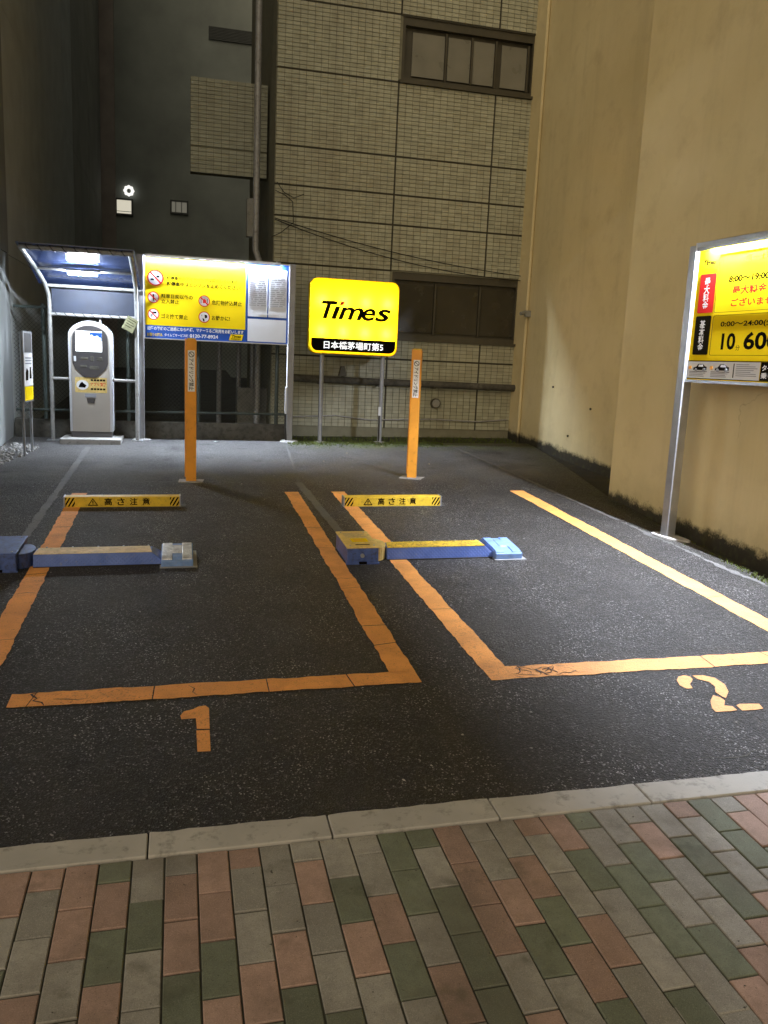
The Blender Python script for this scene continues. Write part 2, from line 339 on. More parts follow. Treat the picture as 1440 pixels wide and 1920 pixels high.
def chequer_mat():
    n = N('blue_chequer_plate'); x, y, z = n.xyz()
    def wave(rot):
        mp = n.node('ShaderNodeMapping'); mp.inputs['Rotation'].default_value = rot; n.l.new(n.pos, mp.inputs['Vector'])
        wv = n.node('ShaderNodeTexWave'); wv.inputs['Scale'].default_value = 14; n.l.new(mp.outputs[0], wv.inputs['Vector']); return wv.outputs['Fac']
    h = n.math('MULTIPLY', wave((0, R_(45), 0)), wave((0, R_(-45), 0)))
    c = n.mix(n.ramp(n.noise(8, 6), .35, .7), (.075,.135,.42), (.125,.20,.54))
    c = n.mix(n.math('MULTIPLY', n.ramp(n.noise(26, 7, .7), .56, .70), .6), c, (.22,.24,.30))
    n.col(c); n.rough(.42); n.b.inputs['Metallic'].default_value = .25; n.bump(n.ramp(h, .35, .6), .8, .004); return n.m
MT['chequer'] = chequer_mat()
MT['blue_steel'] = M('blue_steel', (.075,.125,.36), .42, .2, var=.25, vs_=10, bump=.1, dirt=.5, dirt_c=(.05,.055,.07))
MT['pale_blue'] = M('pale_blue_casting', (.17,.29,.58), .5, .1, var=.2, vs_=12, bump=.15, dirt=.35, dirt_c=(.33,.36,.42))
def sign_face_mat():
    n = N('translucent_yellow_face'); out = n.n['Material Output']
    tr = n.node('ShaderNodeBsdfTranslucent'); tr.inputs['Color'].default_value = (.95,.66,.012, 1)
    gl = n.node('ShaderNodeBsdfDiffuse'); gl.inputs['Color'].default_value = (.78,.56,.01, 1)
    mx = n.node('ShaderNodeMixShader'); mx.inputs[0].default_value = .25
    n.l.new(tr.outputs[0], mx.inputs[1]); n.l.new(gl.outputs[0], mx.inputs[2]); n.l.new(mx.outputs[0], out.inputs['Surface']); return n.m
MT['sign_face'] = sign_face_mat()
def added_lip_mat():  # translucent sheet for the lips added below the board lamps
    n = N('added_lip_frosted'); out = n.n['Material Output']
    tr = n.node('ShaderNodeBsdfTranslucent'); tr.inputs['Color'].default_value = (.24,.25,.265, 1)
    gl = n.node('ShaderNodeBsdfDiffuse'); gl.inputs['Color'].default_value = (.25,.26,.28, 1)
    mx = n.node('ShaderNodeMixShader'); mx.inputs[0].default_value = .5
    n.l.new(tr.outputs[0], mx.inputs[1]); n.l.new(gl.outputs[0], mx.inputs[2]); n.l.new(mx.outputs[0], out.inputs['Surface']); return n.m
MT['added_lip'] = added_lip_mat()
MT['inner_white'] = M('sign_inner_white', (.85,.80,.55), .8, var=0, bump=0)

# ------------------------------------------------------------------ lettering (built-in font, turned into flat meshes)
_tc = {}
def text_mesh(body, bold=0.0, shear=0.0, vertical=False, space=1.0):
    key = (body, bold, shear, vertical, space)
    if key in _tc: return _tc[key]
    c = bpy.data.curves.new('lettering', 'FONT'); c.body = '\n'.join(body) if vertical else body
    c.offset = bold; c.shear = shear; c.space_character = space
    c.align_x = 'CENTER' if vertical else 'LEFT'; c.resolution_u = 3
    if vertical: c.space_line = .92
    o = bpy.data.objects.new('lettering_source', c); COL.objects.link(o)
    dg = bpy.context.evaluated_depsgraph_get(); me = bpy.data.meshes.new_from_object(o.evaluated_get(dg))
    bpy.data.objects.remove(o); _tc[key] = [tuple(v.co) for v in me.vertices], [tuple(p.vertices) for p in me.polygons]
    return _tc[key]
def text(body, x0, x1, z0, z1, y, mat, parent, bold=0.0, shear=0.0, vertical=False, name='lettering', flip=False, space=1.0):
    vs_, fs = text_mesh(body, bold, shear, vertical, space)
    xs = [v[0] for v in vs_]; ys = [v[1] for v in vs_]
    ax, bx, ay, by = min(xs), max(xs), min(ys), max(ys)
    pts = [(x0+(v[0]-ax)/(bx-ax)*(x1-x0), y, z0+(v[1]-ay)/(by-ay)*(z1-z0)) for v in vs_]
    me = bpy.data.meshes.new(name); me.from_pydata(pts, [], fs); me.update()
    me.materials.append(mat); o = bpy.data.objects.new(name, me); COL.objects.link(o); o.parent = parent; return o
def flat(pts, y, mat, parent, name, th=.0015):
    return MB().prism_y(pts, y-th, y).build(name, mat, parent)
def rect(x0, x1, z0, z1): return [(x0,z0),(x1,z0),(x1,z1),(x0,z1)]
# ---- the place itself
# ================================================================== SETTING
rng = random.Random(5)
def sheet(name, pts, dz, mat, parent=None, kind='structure'):
    me = bpy.data.meshes.new(name); me.from_pydata([(x, y, g(x, y)+dz) for x, y in pts], [], [tuple(range(len(pts)))]); me.update()
    o = link(name, me, mat, parent)
    if kind: o['kind'] = kind
    return o
sheet('ground', [(-120,-60),(120,-60),(120,160),(-120,160)], -.30, MT['ground'])
asphalt = sheet('asphalt', [(-7,3.0),(4.70,3.0),(4.72,5.6),(4.78,6.8),(5.02,8.9),(5.45,11.0),(5.76,12.75),(5.76,13.04),(3.6,12.98),(1.7,13.06),(-.5,13.2),(-2.40,13.25),(-2.40,8),(-7,8)], 0, MT['asphalt'])
sheet('soil', [(4.4,2.6),(4.97,2.6),(4.97,8.74),(5.82,8.74),(5.82,14.02),(1.2,14.02),(1.2,12.9),(4.4,12.9)], -.055, MT['soil'])
sheet('alley', [(-2.6,13.1),(1.6,13.1),(1.6,31),(-2.6,31)], -.06, MT['dark_concrete'])
sheet('road', [(-60,-12),(60,-12),(60,.2),(-60,.2)], -.12, MT['asphalt'])

# ---- painted markings: ragged strips split by cracks, children of the asphalt
def strip(name, p0, p1, w, mat, cracks=(), seed=0, jit=.0055, dz=.004, skew=(0, 0)):
    r = random.Random(seed); p0 = Vector(p0); p1 = Vector(p1); L = (p1-p0).length; d = (p1-p0)/L; n = Vector((-d.y, d.x))
    ts = [0]; 
    while ts[-1] < L: ts.append(min(L, ts[-1]+.035))
    v = []; f = []; prev = False; cr = sorted(cracks)
    def wob(): return r.uniform(-jit, jit)
    ew = [0, 0]
    cset = {}
    for c in cr:
        k = min(range(1, len(ts)-1), key=lambda i: abs(ts[i]-c)); cset[k] = r.uniform(.004, .009)
    rows = []
    for i, t in enumerate(ts):
        ew = [.6*ew[0]+wob(), .6*ew[1]+wob()]
        s0 = skew[0] if i == 0 else skew[1] if i == len(ts)-1 else 0
        def pair(tt, j=0):
            a = p0+d*(tt-s0+j)+n*(w/2+ew[0]); b = p0+d*(tt+s0-j)-n*(w/2+ew[1]); return a, b
        if i in cset:
            gp = cset[i]; j = r.uniform(-.02, .02); rows.append(pair(t-gp/2, j)); rows.append(None); rows.append(pair(t+gp/2, j))
        else: rows.append(pair(t))
    last = None
    for rw in rows:
        if rw is None: last = None; continue
        b = len(v); v += [(q.x, q.y, g(q.x, q.y)+dz) for q in rw]
        if last is not None: f.append((last, last+1, b+1, b))
        last = b
    me = bpy.data.meshes.new(name); me.from_pydata(v, [], f); me.update()
    o = link(name, me, mat, asphalt); return o
P_ = MT['paint']
strip('bay_line', (-1.025,4.15), (-1.025,9.2), .15, P_, (.9,2.2,3.6), 1)
strip('bay_line', (1.235,4.29), (1.24,9.2), .15, P_, (.42,.72,1.5,2.6,3.3), 2)
strip('bay_line', (-.83,4.228), (1.31,4.222), .155, P_, (.09,.7,1.3,1.75), 3)
strip('bay_line', (1.78,4.26), (1.772,9.2), .155, P_, (1.0,2.6,3.7), 4)
strip('bay_line', (1.71,4.20), (4.07,4.18), .165, P_, (1.45,1.9), 5)
strip('bay_line', (3.98,4.28), (3.975,9.2), .17, P_, (1.0,2.75,3.9), 6)
O_ = MT['old_paint']
strip('faded_line', (-1.28,7.0), (-1.25,12.33), .075, O_, (1,2.4), 7, .008)
strip('faded_line', (4.60,5.2), (4.50,7.6), .05, O_, (.6,1.5), 8, .02)
strip('faded_line', (4.49,7.7), (4.29,12.6), .055, O_, (1.2,3.0), 9, .012)
strip('joint_strip', (1.47,6.9), (1.39,9.75), .085, MT['patch'], (1.1,), 10, .006)
strip('joint_strip', (1.40,9.79), (1.62,12.9), .03, MT['patch'], (1.1,), 11, .006)
strip('joint_strip', (-2.3,9.82), (1.34,9.78), .02, MT['patch'], (1.1,2.2), 12, .006)
def crack(pts, w, seed):
    r = random.Random(seed); v = []; f = []
    for i, (x, y) in enumerate(pts):
        k = w*r.uniform(.4, 1.1)*(0.3 if i in (0, len(pts)-1) else 1); a, b = pts[max(0, i-1)], pts[min(len(pts)-1, i+1)]; d = Vector((b[0]-a[0], b[1]-a[1])).normalized()
        v += [(x-d.y*k, y+d.x*k, g(x, y)+.0058), (x+d.y*k, y-d.x*k, g(x, y)+.0058)]
        if i: f.append((2*i-2, 2*i-1, 2*i+1, 2*i))
    me = bpy.data.meshes.new('crack'); me.from_pydata(v, [], f); me.update(); return link('crack', me, MT['asphalt'], asphalt)
crack([(-.70,4.305),(-.735,4.285),(-.72,4.26),(-.70,4.235),(-.715,4.21),(-.67,4.185),(-.655,4.15)], .007, 1)
crack([(-.62,4.215),(-.55,4.205),(-.50,4.19),(-.44,4.20)], .005, 2); crack([(.05,4.28),(.08,4.24),(.07,4.20),(.09,4.16)], .004, 3)
crack([(1.165,6.02),(1.21,6.03),(1.25,6.01),(1.31,6.025)], .006, 4); crack([(-1.1,5.9),(-1.02,5.92),(-.95,5.90)], .005, 5)
def wander(x, y, a, n, st, seed, w):
    r = random.Random(seed); pts = [(x, y)]
    for _ in range(n): a += r.uniform(-.55, .55); x += st*math.cos(a); y += st*math.sin(a); pts.append((x, y))
    c = crack(pts, w, seed); c.data.materials.clear(); c.data.materials.append(MT['groove'])
    for v_ in c.data.vertices: v_.co.z -= .0035
wander(1.35, 3.35, 1.2, 22, .05, 41, .003); wander(2.3, 3.1, .6, 26, .06, 42, .0035); wander(-.2, 5.0, .9, 24, .05, 43, .003); wander(2.9, 5.3, 2.2, 26, .05, 44, .003); wander(.3, 7.3, .2, 20, .05, 45, .003); wander(1.42, 4.4, 1.5, 30, .06, 46, .003)
rk = random.Random(77)
for k in range(26):
    x, y = rk.uniform(1.86, 2.25), rk.uniform(4.13, 4.26); a = rk.uniform(-.9, .9); pts = [(x, y)]
    for j in range(rk.randint(2, 5)):
        a += rk.uniform(-.9, .9); st_ = rk.uniform(.015, .035); x, y = x+st_*math.cos(a), min(4.268, max(4.118, y+st_*math.sin(a))); pts.append((x, y))
    crack(pts, rk.uniform(.002, .006), k+20)
def ground_poly(name, polys, mat):
    o = None
    v = []; f = []
    for pl in polys:
        b = len(v); v += [(x, y, g(x, y)+.004) for x, y in pl]; f.append(tuple(range(b, b+len(pl))))
    me = bpy.data.meshes.new(name); me.from_pydata(v, [], f); me.update()
    bm = bmesh.new(); bm.from_mesh(me); bmesh.ops.recalc_face_normals(bm, faces=bm.faces)
    for fa in bm.faces:
        if fa.normal.z < 0: fa.normal_flip()
    bm.to_mesh(me); bm.free()
    return link(name, me, mat, asphalt)
tag(ground_poly('stall_number', [[(.006,3.944),(.024,3.987),(.069,4.004),(.095,4.029),(.13,4.036),(.147,4.004),(.143,3.786),(.083,3.795),(.08,3.905),(.011,3.904)], [(.08,3.78),(.142,3.776),(.14,3.575),(.081,3.579)]], P_), 'stencilled orange number 1')
tag(ground_poly('stall_number', [[(2.789,3.961),(2.829,4.004),(2.874,4.018),(2.9,3.997),(2.893,3.959),(2.868,3.931),(2.837,3.903),(2.82,3.85),(2.78,3.852),(2.767,3.894)],
 [(2.922,4.007),(2.989,4.001),(3.039,3.958),(3.042,3.868),(3.002,3.78),(2.932,3.707),(2.925,3.732),(2.922,3.786),(2.966,3.853),(2.97,3.916),(2.926,3.955)],
 [(2.884,3.753),(2.908,3.719),(2.908,3.681),(2.867,3.63),(2.906,3.613),(2.903,3.569),(2.861,3.562),(2.771,3.567),(2.777,3.61),(2.822,3.688)],
 [(2.935,3.62),(2.965,3.633),(3.077,3.619),(3.06,3.562),(3.011,3.556),(2.926,3.56)]], P_), 'stencilled orange number 2')

# ---- kerb: a row of concrete stones
kerb = struct_empty('kerb')
xs = [-.113+.69*k for k in range(-6, 9)]
for i in range(len(xs)-1):
    x0, x1 = xs[i]+.003, xs[i+1]-.003; dz = rng.uniform(-.003, .003)
    mb = MB(); n = 14; jit = [rng.uniform(-.006, .003) for _ in range(n+1)]
    top = []; 
    outline = [(x0+(x1-x0)*k/n, 3.0+jit[k]) for k in range(n+1)] + [(x1, 2.853), (x0, 2.853)]
    b = [(x, y, g(x, y)+.006+dz) for x, y in outline]; c = [(x, y, g(x, y)-.12) for x, y in outline]
    N_ = len(outline); mb.add(b+c, [tuple(range(N_)), tuple(range(N_, 2*N_))[::-1]] + [(k, k+N_, (k+1) % N_+N_, (k+1) % N_) for k in range(N_)])
    mb.build('kerb_stone', MT['kerb'], kerb, bevel=.004, seg=1)

# ---- pavement of concrete block pavers in running bond
pavement = sheet('pavement', [(-14,.2),(14,.2),(14,2.853),(-14,2.853)], -.007, MT['grout'])
seqs = {-2:'FGPGE', -1:'HEGPG', 0:'FPGEP', 1:'HPGGPG', 2:'FPPGG', 3:'HEPEPG', 4:'FGEGG', 5:'HGPPEG', 6:'FPPEP', 7:'HPGGPE', 8:'FGGPE', 9:'HGPGGE', 10:'FGEPG', 11:'HGGPEG', 12:'FEEGP', 13:'HEGEEE',
 14:'FPPPGP', 15:'HGGPEG', 16:'FGPEPE', 17:'HPGGPG', 18:'FPEGGE', 19:'HEGEEGE', 20:'FGEGEP', 21:'HGPGGP', 22:'FGEEPG', 23:'HPGGPG', 24:'FEEGPG', 25:'HGPEGG', 26:'FPPGEP', 27:'HPPGGE'}
def paver_mesh(w, l):
    me = MB().box(-w/2, w/2, -l/2, l/2, -.06, 0).mesh('paver'); bm = bmesh.new(); bm.from_mesh(me)
    es = [e for e in bm.edges if all(v.co.z > -.001 for v in e.verts)]
    bmesh.ops.bevel(bm, geom=es, offset=.003, segments=1, affect='EDGES'); bm.to_mesh(me); bm.free(); return me
CM = {'G':MT['pav_gray'], 'P':MT['pav_pink'], 'E':MT['pav_green']}
PM = {}
for k, m in CM.items():
    for nm, l in (('F', .2236), ('H', .1086)):
        me = paver_mesh(.1082, l); me.materials.append(m); PM[nm, k] = me
nrm = Vector((-GA, -GB, 1)).normalized()
count = 0
for c in range(-9, 36):
    sq = seqs.get(c); first = sq[0] if sq else ('F' if c % 2 == 0 else 'H')
    cols = sq[1:] if sq else ''
    y = 2.85; r = 0; xc = -.05+(c-5)*.1141+.057
    while y > 1.92 if -3 < c < 30 else y > 2.2:
        half = (r == 0 and first == 'H'); l = .1145 if half else .2296
        k = cols[r] if r < len(cols) else rng.choice('GGGPPE'[:6])
        o = bpy.data.objects.new('paver', PM['H' if half else 'F', k]); COL.objects.link(o); o.parent = pavement
        yc = y-l/2
        o.location = (xc, yc, g(xc, yc)+rng.uniform(-.0018, .0022))
        o.rotation_euler = (TILT[0]+rng.uniform(-.006, .006), TILT[1]+rng.uniform(-.008, .008), rng.uniform(-.006, .006))
        y -= l; r += 1; count += 1
# far, out-of-frame rows
mb = MB()
for c in range(-40, 70):
    y = 2.85 if (c < -9 or c > 35) else (1.92 if -3 < c < 30 else 2.2); xc = -.05+(c-5)*.1141+.057
    y -= .05
    while y > .5:
        p = [(xc-.055, y-.2262), (xc+.055, y-.2262), (xc+.055, y), (xc-.055, y)]
        mb.add([(a, b, g(a, b)-.002) for a, b in p], [(0, 1, 2, 3)]); y -= .2296
o = mb.build('paver_field', MT['pav_gray'], pavement); o['kind'] = 'stuff'

# ================================================================== BUILDINGS
# ---- cream rendered building on the right
rb = thing('cream_building', 'cream plastered building with mouldy foot along the right of the lot', 'building', (5.8, 8.7, g(5.8, 8.7)))
def W(o, mb): # world coordinates -> local of an unrotated thing
    l = o.location; mb.v = [(a-l.x, b-l.y, c-l.z) for a, b, c in mb.v]; return mb
W(rb, MB().box(4.95, 9.5, -1.5, 8.745, -.3, 11)).build('front_wall', MT['stucco'], rb, bevel=.015)
W(rb, MB().box(5.80, 9.5, 8.75, 14.6, -.3, 11)).build('recessed_wall', MT['stucco'], rb)
W(rb, MB().tube([(5.77,13.47,.7),(5.77,13.47,10.9)], .028, 10)).build('drain_pipe', MT['stucco'], rb, smooth=True)
for (x, y, z) in ((5.795,12.25,1.72),(5.795,10.95,1.45),(5.795,11.6,1.0)):
    W(rb, MB().tube([(x, y, z),(x-.018, y, z)], .016, 8)).build('wall_anchor', MT['frame_bronze'], rb)
W(rb, MB().box(5.70, 5.80, 13.36, 13.42, 2.86, 2.96).tube([(5.71,13.39,2.93),(5.60,13.33,2.90)], .03, 8)).build('wall_fitting', MT['ac'], rb)

# ---- tiled building across the back
tb = thing('tiled_building', 'beige tiled office building closing off the back of the lot', 'building', (3.7, 14.0, g(3.7, 14)))
TY = 14.0
W(tb, MB().box(1.49, 9, TY+.16, 19, -.3, 11).box(1.49, 3.51, TY+.012, TY+.17, -.3, 11).box(5.83, 9, TY+.012, TY+.17, -.3, 11).box(3.50, 5.84, TY+.0125, TY+.17, -.3, 2.41)
  .box(3.50, 5.84, TY+.0125, TY+.17, 3.51, 6.51).box(3.50, 5.84, TY+.0125, TY+.17, 7.48, 11)).build('wall', MT['grout_wall'], tb)
gz = [.86, 2.05, 3.52, 4.26, 4.74, 5.34, 6.48, 7.49, 8.6, 9.8, 11.0]; gx = [1.49, 3.475, 5.155, 5.86]
wins = [(3.50, 5.86, 6.50, 7.49), (3.50, 5.86, 2.40, 3.52)]
PX_, PZ_ = .117, .0625
tile_me = MB().box(-PX_/2+.005, PX_/2-.005, -.009, .006, -PZ_/2+.0045, PZ_/2-.0045).mesh('tile'); tile_me.materials.append(MT['tile'])
cand = []
for ci in range(3):
    for ri in range(len(gz)-1):
        x0, x1, z0, z1 = gx[ci]+.012, gx[ci+1]-.012, gz[ri]+.012, gz[ri+1]-.012
        nx = max(1, round((x1-x0)/PX_)); nz = max(1, round((z1-z0)/PZ_)); px, pz = (x1-x0)/nx, (z1-z0)/nz
        mb = MB()
        for i in range(nx):
            for j in range(nz):
                xc, zc = x0+(i+.5)*px, z0+(j+.5)*pz
                if any(a < xc < b and c < zc < d for a, b, c, d in wins): continue
                if ri == 0 and 1.9 < xc < 5.4 and zc < 1.55 and len(cand) < 300 and not (ci == 0 and xc < 2.1):
                    cand.append((xc, zc)); continue
                e = rng.uniform(-.0012, .0012)
                xa, xb, za, zb = xc-px/2+.004, xc+px/2-.004, zc-pz/2+.004, zc+pz/2-.004; ya, yb = TY-.009+e, TY+.006+e
                mb.add([(xa,ya,za),(xb,ya,za),(xb,ya,zb),(xa,ya,zb),(xa,yb,za),(xb,yb,za),(xb,yb,zb),(xa,yb,zb)], [(0,1,2,3),(0,4,5,1),(1,5,6,2),(2,6,7,3),(3,7,4,0)])
        if mb.f: W(tb, mb).build('tile_panel', MT['tile'], tb)['kind'] = 'stuff'
for xc, zc in cand:
    o = bpy.data.objects.new('tile', tile_me); COL.objects.link(o); o.parent = tb
    o.location = (xc-tb.location.x, TY+rng.uniform(-.0012, .0012)-tb.location.y, zc-tb.location.z)
for z in gz[1:-1]:
    if z in (7.49,): spans = [(1.49, 5.86)]
    else: spans = [(1.49, 5.86)]
    for a, b in spans:
        if z == 6.48: b = 3.49
        if z == 3.52: b = 3.49
        W(tb, MB().box(a, b, TY+.003, TY+.010, z-.011, z+.011)).build('expansion_groove', MT['groove'], tb)
for x in gx[1:3]:
    for a, b in ((.86, 2.39), (3.53, 6.48), (7.50, 11)): W(tb, MB().box(x-.011, x+.011, TY+.0025, TY+.0095, a, b)).build('expansion_groove', MT['groove'], tb)
# windows
def window(x0, x1, z0, z1, panes, pmat, y=TY):
    fr = W(tb, MB().ring_y(rect(x0, x1, z0, z1), rect(x0+.06, x1-.06, z0+.08, z1-.13), y+.03, y+.15)).build('window', MT['frame_bronze'], tb)
    W(tb, MB().box(x0+.05, x1-.05, y+.13, y+.145, z0+.02, z1-.02)).build('window_back', MT['frame_bronze'], fr).location = (0, 0, 0)
    for a, b in panes:
        W(tb, MB().box(a, b, y+.09, y+.102, z0+.13, z1-.2)).build('pane', pmat, fr)
        W(tb, MB().box(b+.008, b+.035, y+.06, y+.11, z0+.10, z1-.16)).build('mullion', MT['frame_bronze'], fr)
    W(tb, MB().box(x0-.03, x1, y-.06, y+.02, z0-.03, z0+.012)).build('sill', MT['frame_bronze'], fr)
window(3.50, 5.84, 6.50, 7.49, [(3.70, 4.25), (4.31, 4.70), (4.75, 5.12), (5.25, 5.70)], MT['frosted'])
window(3.50, 5.84, 2.40, 3.52, [(3.60, 4.28), (4.34, 5.10), (5.16, 5.78)], MT['dim_pane'])
# big horizontal service pipe, conduits, vents on the tiles
W(tb, MB().tube([(1.75,13.86,1.67),(3.5,13.86,1.655),(5.8,13.86,1.64)], .06, 12)).build('service_pipe', MT['dark_concrete'], tb, smooth=True)
for x in (2.3, 3.3, 4.3, 5.3): W(tb, MB().box(x-.02, x+.02, 13.79, 14.0, 1.58, 1.60)).build('pipe_bracket', MT['frame_bronze'], tb)
W(tb, MB().tube([(1.85,13.97,1.02),(2.6,13.97,1.06),(3.2,13.97,1.0),(4.3,13.97,1.04),(5.2,13.97,1.02),(5.75,13.97,1.07)], .012, 6)).build('conduit', MT['pipe'], tb)
v = W(tb, MB().tube([(4.38,14.0,1.322),(4.38,13.93,1.322)], .088, 24)).build('round_vent', MT['frame_bronze'], tb)
W(tb, MB().tube([(4.38,13.932,1.322),(4.38,13.918,1.322)], .068, 20)).build('vent_hood', MT['ac'], v)
W(tb, MB().prism_y([(2.63,1.735),(2.76,1.735),(2.72,1.90),(2.67,1.90)], 13.9, 13.99)).build('vent_cowl', MT['frame_bronze'], tb)
# set-back wing with its tiled balcony front, and the down pipe beside it
mb = MB().box(.19, 1.46, 15.012, 15.2, 5.0, 6.49); W(tb, mb).build('balcony_front', MT['grout_wall'], tb)
mb = MB()
for z0, z1 in ((5.0, 5.40), (5.425, 6.49)):
    nz = round((z1-z0)/PZ_); pz = (z1-z0)/nz
    for j in range(nz):
        for i in range(10):
            xc = .19+.127*(i+.5); zc = z0+pz*(j+.5)
            mb.box(xc-.0595, xc+.0595, 14.995, 15.015, zc-pz/2+.004, zc+pz/2-.004)
W(tb, mb).build('tile_panel', MT['tile'], tb)['kind'] = 'stuff'
W(tb, MB().tube([(1.30,14.35,0.4),(1.30,14.35,3.55),(1.24,14.42,3.75),(1.24,14.42,10.8)], .055, 12)).build('down_pipe', MT['pipe'], tb, smooth=True)
W(tb, MB().box(1.09, 1.19, 14.40, 14.55, 3.95, 4.55)).build('meter_box', MT['ac'], tb)
# cables slung along the tiles
cb = thing('wall_cables', 'pair of dark sagging cables slung across the beige tiled wall', 'cable', (1.5, 13.95, 4.2))
for (dz0, dz1, sag) in ((0, -.62, .10), (-.02, -.70, .16)):
    pts = [(t*4.3, -.02-.004*math.sin(t*9), dz0+(dz1-dz0)*t-sag*4*t*(1-t)) for t in [i/24 for i in range(25)]]
    MB().tube(pts, .008, 6).build('cable', MT['cable'], cb)
MB().tube([(0,-.03,.42),(.16,-.03,.36),(.28,-.03,.27),(.30,-.03,-.05),(.1,-.03,-.22),(-.05,-.03,-.30)], .007, 6).build('cable_loop', MT['cable'], cb)
MB().tube([(.02,-.03,.55),(.14,-.03,.40),(.30,-.03,.33),(.46,-.03,.40)], .007, 6).build('cable_loop', MT['cable'], cb)

# ---- left side buildings and the dark block far behind
def siding(name, label, x, y0, y1, h, mat, pw, gap=.012, extra=None):
    b = thing(name, label, 'building', (x-1.5, (y0+y1)/2, g(x, (y0+y1)/2)))
    W(b, MB().box(x-4, x-.03, y0, y1, -.3, h)).build('core_wall', MT['groove'], b)
    n = max(1, round((y1-y0)/pw)); w_ = (y1-y0)/n; zs = [-.3, 3.3, 6.7, 10.1, h] if h > 10.2 else [-.3, 3.3, 6.7, h]
    for i in range(n):
        for a, c in zip(zs[:-1], zs[1:]):
            W(b, MB().box(x-.03, x+rng.uniform(-.002, .002), y0+i*w_+gap/2, y0+(i+1)*w_-gap/2, a+gap/2, c-gap/2)).build('wall_panel', mat, b)
    W(b, MB().box(x-4, x-.031, y0-.03, y0-.001, -.3, h)).build('end_wall', mat, b)
    return b
siding('grey_building', 'grey panelled building beside the gravel, nearest on the left', -2.40, 8.0, 13.38, 12, MT['near_wall'], 1.8)
siding('slate_building', 'slate grey panelled building behind the pay machine shelter', -2.43, 13.42, 21.9, 15, MT['left_wall'], 1.7)
siding('charcoal_building', 'charcoal panelled building deep in the alley on the left', -2.46, 22.0, 29.9, 17, MT['left_wall2'], 2.0)
fb = thing('dark_block', 'dark far building closing the alley with small lit windows', 'building', (1, 30.4, g(1, 30)))
W(fb, MB().box(-7, 10, 30.0, 34, -.5, 20)).build('wall', MT['far_wall'], fb)
W(fb, MB().box(-2.46, -2.02, 29.85, 30.0, -.5, 20)).build('corner_column', MT['pilaster'], fb)
def fwin(x0, x1, z0, z1, mat):
    f = W(fb, MB().ring_y(rect(x0-.05, x1+.05, z0-.06, z1+.05), rect(x0, x1, z0, z1), 29.90, 30.0)).build('window', MT['louvre'], fb)
    W(fb, MB().box(x0, x1, 29.965, 29.985, z0, z1)).build('pane', mat, f); return f
f = fwin(-1.99, -1.53, 6.50, 6.93, MT['lit_window']); W(fb, MB().box(-1.99, -1.53, 29.94, 29.96, 6.565, 6.58)).build('glazing_bar', MT['louvre'], f)
f = fwin(-.23, .26, 6.68, 7.02, MT['dim_window'])
for x in (-.10, .09): W(fb, MB().box(x-.012, x+.012, 29.93, 29.955, 6.68, 7.02)).build('glazing_bar', MT['louvre'], f)
for k in range(9): W(fb, MB().box(.95, 2.6, 29.93, 30.0, 12.2+k*.045, 12.23+k*.045)).build('louvre_blade', MT['louvre'], fb)
rs = thing('ring_sign', 'small white glowing ring sign above the lit window', 'sign', (-1.60, 29.86, 7.22))
o_ = [((.165+.012*math.cos(8*t))*math.cos(t), (.165+.012*math.cos(8*t))*math.sin(t)) for t in [2*math.pi*i/40 for i in range(40)]]
i_ = [(.07*math.cos(t), .075*math.sin(t)) for t in [2*math.pi*i/40 for i in range(40)]]
MB().ring_y(o_, i_, -.02, .02).build('ring', MT['ring_light'], rs)
MB().box(-.03, .03, .02, .05, -.16, .16).box(-.02, .02, .04, .14, -.03, .03).build('mount', MT['louvre'], rs)
# ================================================================== FENCE AND BACK-EDGE THINGS
FY = 13.35
fe = thing('chain_link_fence', 'dark green chain link fence on a low stained concrete wall', 'fence', (-.3, FY, g(-.3, FY)))
W(fe, MB().box(-2.38, 1.72, FY-.06, FY+.09, .45, .93)).build('low_wall', MT['dark_concrete'], fe, bevel=.01)
for x in (-1.95, -.75, .30, 1.52): W(fe, MB().tube([(x, FY+.02, .5), (x, FY+.02, 2.62)], .03, 10)).build('post', MT['fence_green'], fe, smooth=True)
for z in (1.075, 2.58): W(fe, MB().tube([(-2.36, FY, z-.015), (-.4, FY, z), (1.72, FY, z+.02)], .021, 10)).build('rail', MT['fence_green'], fe, smooth=True)
mb = MB(); x0, x1, z0, z1 = -2.36, 1.70, .98, 2.58; st = .062
k = x0-(z1-z0)
while k < x1:
    a = max(x0, k); b = min(x1, k+(z1-z0))
    if b > a:
        mb.tube([(a, FY-.03, z0+(a-k)), (b, FY-.03, z0+(b-k))], .0022, 3, False); mb.tube([(a, FY-.026, z1-(a-k)), (b, FY-.026, z1-(b-k))], .0022, 3, False)
    k += st
W(fe, mb).build('wire_mesh', MT['wire'], fe)['kind'] = 'stuff'
ac = thing('outdoor_unit', 'pale air conditioner outdoor unit behind the chain link fence', 'air conditioner', (1.28, 14.75, g(1.28, 14.75)-.06))
MB().box(-.30, .30, -.14, .14, .08, .74).build('casing', MT['ac'], ac, bevel=.02)
MB().tube([(-.06,-.142,.41),(-.06,-.158,.41)], .23, 28).build('fan_grille', MT['ac'], ac)
for x in (-.22, .22): MB().box(x-.04, x+.04, -.18, .18, 0, .08).build('foot', MT['dark_concrete'], ac)
sp = thing('standing_pipes', 'cluster of pale upright pipes behind the fence beside the outdoor unit', 'pipe', (.75, 14.95, g(.75, 14.95)-.06))
for x, h in ((-.06, 2.9), (.28, 2.5), (.52, 2.7)): MB().tube([(x, .1, 0), (x, .1, h)], .045, 10).build('pipe', MT['pipe'], sp, smooth=True)
MB().box(-.12, .6, .04, .07, 1.5, 1.56).build('bracket', MT['fence_green'], sp)

